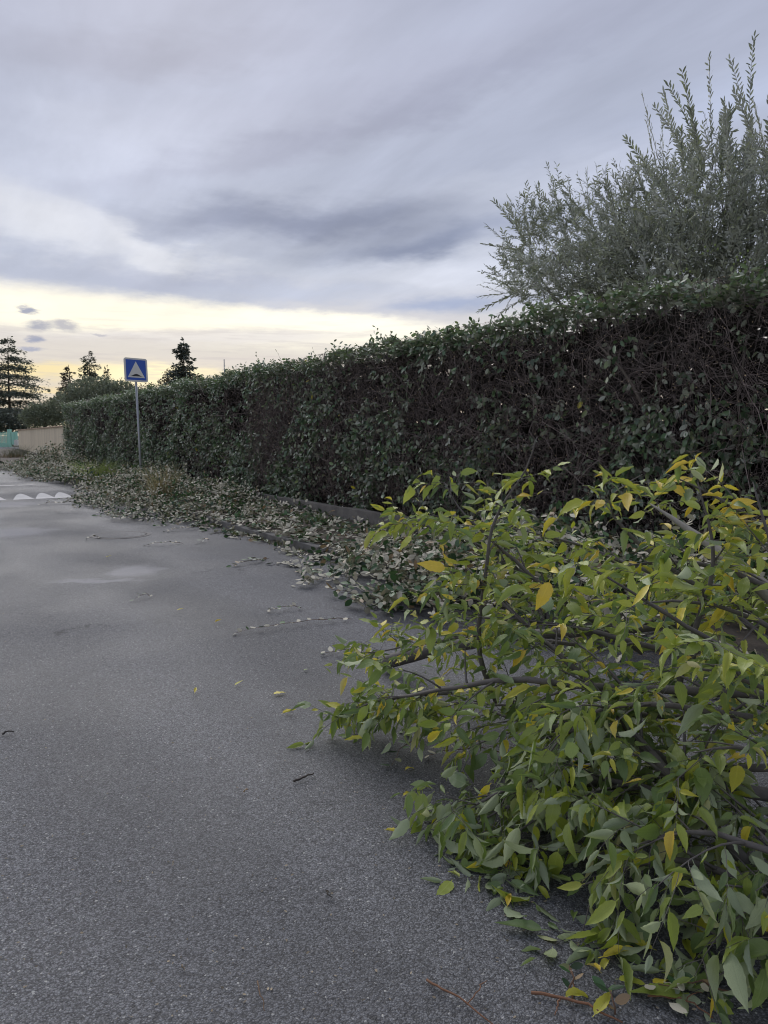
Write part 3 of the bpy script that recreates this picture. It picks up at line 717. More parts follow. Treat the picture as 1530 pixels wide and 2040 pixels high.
def limb(parent, pts, r0, r1, col, name='limb', sides=7, K=10, wob=.04):
    pts = np.array(pts, float); t0 = np.linspace(0, 1, len(pts)); tt = np.linspace(0, 1, K)
    Q = np.stack([np.interp(tt, t0, pts[:, i]) for i in range(3)], 1)
    for _ in range(2): Q[1:-1] = (Q[:-2] + 2 * Q[1:-1] + Q[2:]) / 4
    Q[1:-1] += rng.normal(0, wob, (K - 2, 3)) * .5
    b = MB(); b.tubes(Q[None], np.linspace(r0, r1, K)[None], sides, col); return b.build(name, M_bark, parent), Q
T0 = np.array([9.4, 4.4, 0.0]); T0[:2] = P(1420, 700, 10.0)[:2]
olive.location = Vector(T0)
for o in olive.children: o.location = o.location + Vector((9.5, 3.6, 0)) - Vector(T0)
limb(olive, [T0, T0 + (0.05, .1, .9), T0 + (-.05, 0, 1.6)], .17, .12, (.16, .15, .13), 'trunk', 9)
for (px, py, dd) in ((1100, 500, 9.6), (1230, 450, 9.4), (1340, 380, 9.3), (1450, 330, 9.2), (1500, 300, 9.1), (1600, 350, 9.1), (1400, 480, 9.0), (1180, 570, 9.1), (1330, 560, 9.0), (1060, 560, 9.6), (1470, 420, 8.8)):
    e = P(px, py, 8.9 / (.531 + .847 * (px - 765) / F)); m_ = (T0 + (0, 0, 1.6)) * .5 + e * .5 + np.array([0, 0, .1]); limb(olive, [T0 + (0, 0, 1.5), m_, e], .055, .012, (.17, .16, .14), 'limb', 6)
    for _ in range(5):
        f = rng.uniform(.45, .9); a_ = (T0 + (0, 0, 1.5)) * (1 - f) + e * f; 
        limb(olive, [a_, a_ + (e - a_) * .4 + rng.normal(0, .15, 3), e + rng.normal(0, .18, 3)], .014, .004, (.18, .17, .15), 'limb', 5, 7)
# green olives
for i, (px, py) in enumerate([(1475, 505), (1482, 512), (1470, 518), (1490, 500), (1462, 526), (1480, 528), (1474, 540), (1405, 492), (1410, 500), (1400, 505), (1355, 545), (1362, 540), (1368, 536), (1375, 541), (1425, 488), (1485, 522), (1468, 512), (1495, 517), (1430, 496)]):
    c = P(px, py, 8.2); u = np.linspace(0, math.pi, 6); v = np.linspace(0, 2 * math.pi, 8, endpoint=False)
    vs = np.array([(.011 * math.sin(a) * math.cos(w), .011 * math.sin(a) * math.sin(w), .015 * math.cos(a)) for a in u for w in v]) + c
    b = MB(); b.add(vs, {4: [(r * 8 + k2, r * 8 + (k2 + 1) % 8, (r + 1) * 8 + (k2 + 1) % 8, (r + 1) * 8 + k2) for r in range(5) for k2 in range(8)]}, (.22, .30, .08)); b.build('olive_fruit', M_far, olive, origin=c)

# ------------------------------------------------------------------ distant trees
def cloud_tree(name, label, px, py_top, depth, blobs, size, col, n_each, cat='tree', upright=0.0, trunk=True, group=None):
    """blobs: (px, py, rx, ry, weight) on the picture at that depth, given real depth of their own"""
    base = P(px, 867, depth); root = empty(name, (base[0], base[1], 0), label, cat, group)
    k = depth / F; b = MB(); 
    for (bx, by, rx, ry, w) in blobs:
        N = int(n_each * w); c = P(bx, by, depth); u = norm(rng.normal(0, 1, (N, 3))) * (rng.random((N, 1)) ** .33)
        # lumpy outline
        u *= (1 + .16 * np.sin(u[:, :1] * 7 + bx) * np.cos(u[:, 1:2] * 6 + by))
        q = c + Rt * u[:, :1] * rx * k + np.array([0, 0, 1.]) * u[:, 1:2] * ry * k + Fh * u[:, 2:3] * (rx + ry) * .4 * k
        d = norm(q - c) * .7 + rng.normal(0, .7, (N, 3)) + np.array([0, 0, upright])
        cl = np.array(col) * rng.uniform(.6, 1.5, (N, 1)); put_leaves(b, SH_L, q, d, rng.normal(0, 1, (N, 3)), size * rng.uniform(.6, 1.4, N), cl)
    tag(b.build('crown', M_far, root), kind='stuff') if False else b.build('crown', M_far, root)
    if trunk: limb(root, [base * (1, 1, 0), (base[0], base[1], 1.2), P(blobs[0][0], blobs[0][1], depth)], .16, .08, (.1, .09, .08), 'trunk', 6)
    return root
def conifer(name, label, px, py_top, depth, hw, tiers, col, droop=.1, skew=0.0, seed=0, py_base=867, sparse=1.0, group=None, leaf=.17, layers=0):
    rs = np.random.default_rng(seed); base = P(px, 867, depth); topz = P(px, py_top, depth)[2]; k = depth / F
    root = empty(name, (base[0], base[1], 0), label, 'tree', group)
    z0 = .12 * topz
    limb(root, [(base[0], base[1], 0), (base[0], base[1], topz * .5), (base[0] + skew * k, base[1], topz)], .018 * topz, .02, (.09, .075, .06), 'trunk', 7, 12, .05)
    b = MB(); lb = MB(); W = hw * k
    for i in range(tiers * 6):
        f = rs.random() ** .8; f = f if not layers else float(np.clip((math.floor(f * layers) + .5 + rs.normal(0, .13)) / layers, .01, 1)); z = topz - (topz - z0) * f; reach = W * (f ** .75) * (.82 + .18 * math.sin(f * 23 + seed)) + .12
        for j in range(1):
            a = rs.uniform(0, 2 * math.pi); rr = reach * rs.uniform(.45, 1.1)
            dx, dy = math.cos(a), math.sin(a); K = 6; tt = np.linspace(0, 1, K)
            cx = base[0] + skew * k * (1 - f)
            Q = np.stack([cx + dx * rr * tt, base[1] + dy * rr * tt, z + rr * (.18 * tt - (droop + .18) * tt ** 2)], 1)
            lb.tubes(Q[None], (.05 * (rr / W + .2) * np.linspace(1, .2, K))[None], 4, (.08, .07, .055))
            n = int(150 * (rr / W + .08) * sparse * (W / 3)); tq = rs.random(n) ** .65
            c = np.stack([np.interp(tq, tt, Q[:, m_]) for m_ in range(3)], 1); lat = rs.normal(0, .13, n) * rr * (.35 + .75 * (1 - np.abs(tq - .6)))
            c += np.stack([-dy * lat, dx * lat, rs.normal(-.03, .05, n) * (W / 3) - .12 * np.abs(lat)], 1)
            d = np.stack([dx * .9 - dy * np.sign(lat) * .6 + rs.normal(0, .3, n), dy * .9 + dx * np.sign(lat) * .6 + rs.normal(0, .3, n), rs.normal(-.1, .35, n)], 1)
            put_leaves(b, SH_L, c, d, np.stack([rs.normal(0, .5, n), rs.normal(0, .5, n), np.ones(n)], 1), leaf * rs.uniform(.6, 1.5, n), np.array(col) * rs.uniform(.55, 1.5, (n, 1)))
    b.build('crown', M_far, root); lb.build('branches', M_bark, root)
    return root
conifer('cedar_tree', 'large dark spreading cedar at the left edge beyond the street lamp', 22, 672, 108, 150, 40, (.12, .145, .125), .10, 3, 3, sparse=.34, leaf=.30, layers=11)
conifer('cedar_tree', 'slender pointed cedar top above the olives left of the road sign', 183, 702, 75, 80, 24, (.11, .125, .10), .0, 0, 5, sparse=.5, leaf=.22)
conifer('cedar_tree', 'low reddish cedar top beside the slender pointed one', 148, 728, 78, 85, 20, (.10, .08, .055), .05, -6, 9, sparse=.5, leaf=.24)
conifer('spruce_tree', 'dark narrow conifer rising behind the hedge right of the road sign', 371, 677, 62, 84, 34, (.12, .145, .135), .12, 0, 6, sparse=1.0, leaf=.2)
cloud_tree('deciduous_tree', 'small brownish bare topped tree beside the dark conifer', 346, 735, 64, [(346, 752, 22, 18, 1), (332, 765, 18, 14, .6), (366, 758, 14, 14, .4)], .14, (.11, .085, .055), 700)
cloud_tree('olive_tree', 'broad grey green olive behind the beige wall and hedge end', 200, 750, 50, [(190, 782, 58, 32, 1.6), (235, 785, 45, 26, 1.0), (150, 800, 42, 26, 1.0), (262, 790, 40, 18, .7)], .13, (.22, .25, .20), 3000, upright=.5)
cloud_tree('olive_tree', 'rounded olive bush just above the beige wall', 85, 800, 60, [(95, 825, 42, 26, 1.3), (70, 830, 30, 22, .8), (125, 815, 32, 30, 1)], .14, (.18, .21, .155), 2600, upright=.4)
cloud_tree('olive_tree', 'low olive behind the street lamp at the left edge', 15, 820, 104, [(15, 835, 34, 20, 1.2), (45, 838, 26, 16, .7), (-20, 832, 30, 22, 1), (-70, 830, 40, 26, 1)], .24, (.15, .17, .145), 1700, upright=.4)
cloud_tree('cypress_tree', 'tiny narrow cypress tip between the olives and the sign', 213, 730, 70, [(213, 752, 6, 20, 1)], .16, (.06, .06, .045), 260)
cloud_tree('shrub', 'thin twiggy shrub top right behind the road sign', 262, 755, 62, [(250, 765, 30, 12, .5), (300, 772, 26, 9, .4)], .11, (.12, .10, .07), 500, 'shrub')
# a far aerial mast
p = P(447, 740, 45); ma = empty('mast', (p[0], p[1], 0), 'thin aerial mast standing above the hedge line', 'aerial')
b = MB(); b.tubes(np.array([[(p[0], p[1], 0), (p[0], p[1], P(447, 716, 45)[2])]]), np.array([[.04, .03]]), 5, (.2, .2, .2)); b.build('pole', M_alu, ma)

# ------------------------------------------------------------------ road sign
sp = G(283, 985, PVZ * 0); sp = P(283, 978, 19.0); base = np.array([sp[0], sp[1], PVZ])
topc = P(271, 762, 19.0); 
sign = empty('road_sign', tuple(base), 'square blue speed hump sign on a leaning grey post above clippings', 'road sign')
b = MB(); b.tubes(np.stack([base - (0, 0, .1), base * .5 + topc * .5, topc + (topc - base) / np.linalg.norm(topc - base) * .5])[None], np.full((1, 3), .028), 12, (.4, .4, .4)); b.build('post', M_alu, sign)
cb = P(271, 737, 18.93); zax = norm(topc - base); yax = norm(np.cross(zax, np.array([1, .12, 0]))); xax = np.cross(yax, zax)
Ms = np.eye(4); Ms[:3, 0] = xax; Ms[:3, 1] = yax; Ms[:3, 2] = zax; Ms[:3, 3] = cb
def rrect(h, r, n=6):
    o = []
    for cx, cz, a0 in ((h - r, h - r, 0), (-h + r, h - r, 90), (-h + r, -h + r, 180), (h - r, -h + r, 270)):
        for i in range(n + 1): a = R(a0 + 90 * i / n); o.append((cx + r * math.cos(a), cz + r * math.sin(a)))
    return o
HS = .292
b = MB(); b.prism(rrect(HS, .05)[::-1], 0, .022, M=Ms); b.build('board', M_white, sign, smooth=False)
b = MB(); b.prism(rrect(HS - .042, .004, 1)[::-1], -.003, .0, M=Ms); b.build('blue_field', M_blue, sign, smooth=False)
b = MB(); b.prism([(0, .21), (.215, -.19), (-.215, -.19)], -.006, -.003, M=Ms); b.build('white_triangle', M_white, sign, smooth=False)
xs_ = np.linspace(-.165, .165, 17); hp = [(x, -.158 + .058 * math.cos(x / .165 * math.pi / 2) ** 2) for x in xs_]
b = MB(); b.prism(hp, -.009, -.006, M=Ms); b.build('hump_symbol', M_black, sign, smooth=False)
for dz in (-.14, .14):
    b = MB(); b.box((0, 0, 0), (.12, .05, .035)); v = b.v[0] + (0, .05, dz); b.v[0] = v @ Ms[:3, :3].T + Ms[:3, 3]; b.build('bracket', M_alu, sign, smooth=False)

# ------------------------------------------------------------------ hedge clippings
LIM = np.array([G(*q)[:2] for q in ((-60, 935), (20, 943), (60, 963), (148, 978), (146, 1010), (225, 1040), (345, 1050), (420, 1068), (500, 1100), (560, 1135), (590, 1175), (660, 1205), (720, 1238), (900, 1262))])
LIM = LIM[np.argsort(LIM[:, 1])]
PAL_C = np.array([(.038, .095, .034), (.06, .13, .046), (.028, .062, .03), (.14, .16, .065), (.26, .18, .10)]); PR_C = [5, 4, 4, 1.0, 1.2]
def ground_z(x, y): return np.where(x > KX, PVZ, hump(y) * 1.0) + .004
def heap(name, label, peaks, N, L=7, leafsize=(.06, .10), keep=300, twig=True, hi=True, seedz=.0, group='heaps of hedge clippings', mult=1.9, light=.48):
    """peaks: x, y, sx, sy, h"""
    w = np.array([a[2] * a[3] * (.35 + a[4]) for a in peaks]); ch = rng.choice(len(peaks), N, p=w / w.sum()); pk = np.array(peaks)[ch]
    rad = np.sqrt(rng.random(N)) * mult; an = rng.uniform(0, 2 * math.pi, N)
    x = pk[:, 0] + pk[:, 2] * rad * np.cos(an); y = pk[:, 1] + pk[:, 3] * rad * np.sin(an)
    edge = 1 + .25 * np.sin(an * 3 + pk[:, 1]) + .18 * np.sin(an * 7 + pk[:, 0] * 3)
    x = pk[:, 0] + (x - pk[:, 0]) * edge; y = pk[:, 1] + (y - pk[:, 1]) * edge
    ok = x > np.interp(y, LIM[:, 1], LIM[:, 0]) - np.abs(rng.normal(0, .05, N)) + .08 + .12 * np.sin(y * 5) * np.sin(y * 1.7); x, y = x[ok], y[ok]; N = len(x)
    x = np.minimum(x, 6.3 + rng.uniform(-.1, .15, N))
    def hh(x, y):
        z = 0
        for a in peaks: z = np.maximum(z, a[4] * np.exp(-.5 * (((x - a[0]) / a[2]) ** 2 + ((y - a[1]) / a[3]) ** 2)) - .02)
        z = z * 1.2 * (1 + .35 * np.sin(x * 5 + y * 3.1) + .28 * np.sin(x * 9 - y * 7) + .15 * np.sin(y * 17)); return np.maximum(z, 0)
    z = ground_z(x, y) + hh(x, y) * rng.uniform(.55, 1.08, N) + .012
    ax = np.stack([rng.normal(0, 1, N), rng.normal(0, 1, N), rng.normal(.05, .28, N)], 1)
    fl = np.stack([rng.normal(0, .5, N), rng.normal(0, .5, N), np.where(rng.random(N) < light, -1., 1.)], 1)
    p, d, nn, tw = sprays(np.stack([x, y, z], 1), ax, rng.uniform(.12, .3, N), L, .1, .8, .4, .1, fl)
    gz = ground_z(p[:, 0], p[:, 1]); p[:, 2] = np.maximum(p[:, 2], gz + rng.uniform(.004, .03, len(p)))
    low = p[:, 2] < gz + .05; d[low, 2] *= .3; d[:, 2] = np.where(p[:, 2] + d[:, 2] / np.linalg.norm(d, axis=1) * .07 < gz + .004, .05, d[:, 2])
    n = len(p); s = rng.uniform(*leafsize, n); ci = palette_pick(PAL_C, PR_C, n); cc = PAL_C[ci] * rng.uniform(.75, 1.3, (n, 1))
    c0 = np.array([np.mean([a[0] for a in peaks]), np.mean([a[1] for a in peaks]), 0])
    root = empty(name, tuple(c0), label, 'clippings', group)
    dep = (p - CAM) @ FW; rel = p[:, 2] - ground_z(p[:, 0], p[:, 1]) - hh(p[:, 0], p[:, 1]) * .85
    sx = 765 + F * ((p - CAM) @ Rt) / dep; sy = 1020 - F * ((p - CAM) @ UP) / dep
    vis = np.where((rel > -.01) & (sx > 0) & (sx < 1530) & (sy < 1330))[0]; sel = vis[np.argsort(-(s[vis] / dep[vis]))][:keep]
    mask = np.zeros(n, bool); mask[sel] = True
    leaf_objects('C', SH_S, M_hedge, p[sel], d[sel], nn[sel], s[sel], ci[sel], PAL_C, root)
    b = MB(); q = ~mask; put_leaves(b, SH_S if hi else SH_L, p[q], d[q], nn[q], s[q], cc[q]); tag(b.build('loose_leaves', M_hedge, root), kind='stuff')
    b = MB(); tw[:, :, 2] = np.maximum(tw[:, :, 2], ground_z(tw[:, :, 0], tw[:, :, 1]) + .003); b.tubes(tw, np.full(tw.shape[:2], .0022), 3, (.11, .085, .06)); tag(b.build('cut_twigs', M_bark, root), kind='stuff')
    return root
heap('clippings_heap', 'nearest heap of cut hedge leaves spilling onto the asphalt beside fallen branches',
     [(4.15, 6.1, .5, .75, .30), (5.2, 5.7, .75, .9, .42), (4.5, 4.7, .8, .9, .38), (3.85, 5.2, .42, .5, .22), (5.3, 3.6, .8, 1.3, .4), (5.0, 7.0, .7, .6, .25), (3.6, 5.75, .3, .35, .1)], 1500)
heap('clippings_heap', 'broad heap of cut hedge leaves around the foot of the road sign',
     [(4.9, 18.3, 1.0, 1.8, .42), (4.2, 15.6, .75, 1.1, .34), (5.3, 15.2, .7, 1.2, .36), (3.7, 13.9, .45, .7, .2), (4.7, 13.3, .6, .7, .22), (4.1, 17.6, .5, 1.2, .24), (5.6, 21, .6, 1.6, .4)], 3000, 6, (.05, .085), hi=False)
heap('clippings_heap', 'farthest heap of cut hedge leaves reaching into the road by the hump',
     [(4.6, 23.5, .9, 1.9, .34), (4.4, 28, .9, 2.4, .32), (5.3, 33.0, .9, 2.6, .62), (4.1, 30, .6, 2.4, .18), (4.2, 24.0, .4, 1.6, .2), (4.5, 36, .9, 2, .3)], 3400, 6, (.06, .1), hi=False)
heap('clippings_litter', 'thin scatter of cut leaves lying on the pavement between kerb and low wall',
     [(5.3, 9.0, .8, 1.2, .04), (5.2, 11.5, .8, 1.2, .05), (4.5, 10.2, .25, 1.0, .05), (4.45, 8.2, .22, .8, .06), (5.5, 7.6, .6, .6, .06), (4.6, 12.5, .3, .6, .08), (5.7, 13, .5, 1, .12)], 620, 6, light=.55, mult=1.7, group=None)

# brown crumbs, grass and dust along the gutter and pavement
b = MB(); N = 6000; y = rng.uniform(3, 20, N); x = np.where(rng.random(N) < .35, KX - np.abs(rng.normal(0, .12, N)), rng.uniform(KX + .1, 6.2, N))
a = rng.uniform(0, 6.28, N); put_leaves(b, SH_L, np.stack([x, y, ground_z(x, y) + .004], 1), np.stack([np.cos(a), np.sin(a), rng.uniform(0, .2, N)], 1), np.stack([rng.normal(0, .2, N), rng.normal(0, .2, N), np.ones(N)], 1), rng.uniform(.012, .035, N), np.array([.17, .115, .06]) * rng.uniform(.4, 1.6, (N, 1)))
tag(b.build('leaf_crumbs', M_grass), 'brown crumbs of dead leaves strewn along gutter and pavement', 'leaf litter', kind='stuff')

def tuft(name, label, x, y, n, h, col, spread=.1, lean=.35, cat='grass', group=None):
    z0 = float(ground_z(np.array(x), np.array(y))); root_p = np.stack([x + rng.normal(0, spread * .4, n), y + rng.normal(0, spread * .4, n), np.full(n, z0)], 1)
    a = rng.uniform(0, 6.28, n); le = rng.uniform(.1, lean, n); K = 5; tt = np.linspace(0, 1, K); hh_ = h * rng.uniform(.45, 1.1, n)
    off = np.stack([np.cos(a), np.sin(a)], 1)
    Q = np.zeros((n, K, 3)); Q[:, :, :2] = root_p[:, None, :2] + off[:, None] * (le * hh_ * 2)[:, None, None] * (tt ** 1.8)[None, :, None]; Q[:, :, 2] = z0 + hh_[:, None] * (tt - .25 * le[:, None] * tt ** 2)
    b = MB(); w = .0065 * np.linspace(1, .12, K)[None].repeat(n, 0); b.tubes(Q, w, 3, np.array(col) * rng.uniform(.6, 1.4, (n, 1)))
    o = b.build(name, M_grass, origin=(x, y, z0)); tag(o, label, cat, group); return o
g = G(195, 965, .1); tuft('grass_tuft', 'bright yellow green grass tuft left of the sign post', g[0], g[1], 420, .75, (.30, .38, .08), .6, .6)
g = G(322, 1005, .1); tuft('grass_tuft', 'dry straw coloured grass tuft right of the sign post', g[0], g[1], 180, .85, (.42, .36, .17), .3, .3)
g = G(35, 914, .0); tuft('weed_clump', 'dull green weed clump at the road edge before the beige wall', g[0], g[1], 260, .85, (.10, .12, .05), 1.3, .6, 'weed')
for (px, py, lab, hh_, n) in ((560, 985, 'green weed growing against the low wall, leftmost there', .25, 60), (625, 1030, 'green weed growing against the low wall, rightmost there', .2, 60), (450, 990, 'bright green weed beside the end of the clippings', .2, 80)):
    g = G(px, py + 12, PVZ); tuft('weed_clump', lab, min(g[0], 6.1), g[1], n, hh_, (.10, .17, .04), .35, .7, 'weed')
g = G(20, 915); tuft('weed_clump', 'straw yellow dry weeds at the kerb left of the beige wall', g[0], g[1], 200, .3, (.27, .20, .10), 2.0, .5, 'weed')['kind'] = 'stuff'
g = G(75, 925); tuft('weed_clump', 'low straw coloured weeds in front of the beige wall', g[0], g[1], 200, .25, (.25, .19, .11), 2.2, .5, 'weed')['kind'] = 'stuff'
for i in range(24):
    yv = 6 + i * .62 + rng.normal(0, .2)
    tuft('grass_tuft', 'short grass tuft growing in the gutter along the kerb', KX - .03, yv, 26, .07, (.14, .15, .05), .22, .9, group='grass tufts in the gutter')

# ------------------------------------------------------------------ cut nettle-tree branches in the foreground
PAL_N = np.array([(.27, .345, .07), (.20, .285, .08), (.35, .42, .07), (.43, .47, .065), (.15, .225, .085), (.52, .50, .06), (.76, .64, .07), (.72, .54, .07)])
def ground_clip(Q, m=.012):
    Q[..., 2] = np.maximum(Q[..., 2], np.where(Q[..., 0] > KX, PVZ, 0) + m); return Q
LEAVES = [0]
def nettle(label, way, r0, step=.085, blen=(.2, .48), yellow=.10, droop=.28, leaf=(.05, .1), pale=.06, bare=.16, cap=300, lift=.25):
    way = np.array([P(*w) for w in way]); 
    seg = np.linalg.norm(np.diff(way, axis=0), axis=1); cum = np.concatenate([[0], np.cumsum(seg)]); Lt = cum[-1]
    K = max(10, int(Lt / .07)); tt = np.linspace(0, Lt, K); Q = np.stack([np.interp(tt, cum, way[:, i]) for i in range(3)], 1)
    for _ in range(4): Q[1:-1] = (Q[:-2] + 2 * Q[1:-1] + Q[2:]) / 4
    Q[1:-1] += np.cumsum(rng.normal(0, .004, (K - 2, 3)), 0) * np.sin(np.linspace(0, math.pi, K - 2))[:, None]
    Q = ground_clip(Q, r0); root = empty('cut_branch', tuple(Q[0]), label, 'branch', 'cut nettle tree branches heaped at the roadside')
    rr = 1.25 * r0 * np.linspace(1, .0, K) ** .8 + .0018
    bk = np.array([.24, .23, .20]) if 'pale grey' in label else np.array([.125, .115, .108])
    b = MB(); b.tubes(Q[None], rr[None], 8, bk); b.build('limb', M_bark, root)
    if 'sawn log' in label:
        e_ = norm(Q[0] - Q[1]); b = MB(); b.tubes(np.stack([Q[0] - e_ * .002, Q[0] + e_ * .004])[None], np.full((1, 2), rr[0] * .93), 12, (.30, .23, .15)); b.build('sawn_end', M_bark, root, smooth=False)
    tw = MB(); LPp = []; LDd = []; LNn = []
    m = int(Lt * (1 - bare) / step); T = norm(np.gradient(Q, axis=0))
    for j in range(m):
        u = (bare + (1 - bare) * (j + rng.random()) / m); i = min(K - 1, int(u * (K - 1))); o = Q[i]; tg = T[i]
        sd = norm(np.cross(tg, [0, 0, 1.])) * (1 if j % 2 else -1); a = tg * rng.uniform(.5, 1.1) + sd * rng.uniform(.4, 1) + np.array([0, 0, rng.normal(lift, .4)]); a = norm(a)
        ln = rng.uniform(*blen) * (1.1 - .55 * u); k5 = np.linspace(0, 1, 7); bend = rng.normal(0, .15, 3) - np.array([0, 0, droop * rng.uniform(.3, 1.1)])
        B_ = o + (a * k5[:, None] + bend * (k5 ** 2)[:, None] * .6) * ln; B_ = ground_clip(B_)
        tw.tubes(B_[None], ((rr[i] * .4 + .0012) * np.linspace(1, .25, 7))[None].clip(.0009, .008), 4, bk * 1.0)
        # twiglets
        nt = rng.integers(3, 6); 
        for q in range(nt + 1):
            if q < nt:
                w_ = rng.uniform(.25, .9); s0 = np.array([np.interp(w_, k5, B_[:, c]) for c in range(3)]); tb = norm(B_[-1] - B_[0]); s2 = norm(np.cross(tb, [0, 0, 1.]) + rng.normal(0, .3, 3)) * (1 if q % 2 else -1)
                ta = norm(tb * .8 + s2 * .8 + np.array([0, 0, rng.normal(.05, .35)])); tl = rng.uniform(.08, .2)
                nb = rng.normal(0, .15, 3) - np.array([0, 0, .5 * droop]); k4 = np.linspace(0, 1, 5); C_ = ground_clip(s0 + (ta * k4[:, None] + nb * (k4 ** 2)[:, None]) * tl)
                tw.tubes(C_[None], np.linspace(.0014, .0007, 5)[None], 3, bk * 1.1); nL = max(3, int(tl / .030))
            else: C_ = B_; nL = max(3, int(ln * .7 / .045)); ta = norm(B_[-1] - B_[0])
            ks = np.linspace(.3, 1, nL); kk_ = np.linspace(0, 1, len(C_)); Lp = np.stack([np.interp(ks, kk_, C_[:, c]) for c in range(3)], 1)
            s3 = norm(np.cross(ta, [0, 0, 1.])); alt = np.where(np.arange(nL) % 2, 1., -1.)[:, None]; alt[-1] *= .1
            d = ta * .55 + s3 * alt * .8 + rng.normal(0, .28, (nL, 3)); d[:, 2] -= droop * rng.uniform(-.2, 2.6, nL)
            n_ = np.array([0, 0, 1.]) + rng.normal(0, .5, (nL, 3)) - Fh * .25 + s3 * alt * .3
            LPp.append(Lp); LDd.append(d); LNn.append(n_)
    tag(tw.build('twigs', M_bark, root), kind='stuff')
    p = np.concatenate(LPp); d = norm(np.concatenate(LDd)); nn = np.concatenate(LNn); n = len(p); s = rng.uniform(*leaf, n) * np.clip(rng.lognormal(0, .2, n), .6, 1.35)
    fl = rng.random(n) < pale; nn[fl] = -nn[fl]
    tip = p[:, 2] + d[:, 2] * s * 1.1; gz = np.where(p[:, 0] > KX, PVZ, 0) + .006; bad = tip < gz; d[bad, 2] = (gz[bad] - p[bad, 2]) / (s[bad] * 1.1) + .02; d[bad, 2] = np.clip(d[bad, 2], -1, .3)
    hi_ = way[:, 2].mean() > .75; pr = np.array([3, 2.5, 4, 3.5, 1, 0, 0, 0.]) if hi_ else np.array([4, 4, 2, 1, 3.5, 0, 0, 0.]); pr = pr / pr.sum() * (1 - yellow); pr[5:] = np.array([.45, .33, .22]) * yellow; ci = rng.choice(8, n, p=pr)
    # the outermost, best seen leaves are single parts, the rest are one part
    dep = (p - CAM) @ FW; o = np.argsort(dep - .25 * (p[:, 2])); sel = o[:cap]; rest = o[cap:]
    leaf_objects('N', SH_N, M_nettle, p[sel], d[sel], nn[sel], s[sel], ci[sel], PAL_N, root)
    LEAVES[0] += n
    if len(rest):
        b = MB(); put_leaves(b, SH_N, p[rest], d[rest], nn[rest], s[rest], PAL_N[ci[rest]] * rng.uniform(.85, 1.15, (len(rest), 1))); tag(b.build('leaves', M_nettle, root), kind='stuff')
    return root

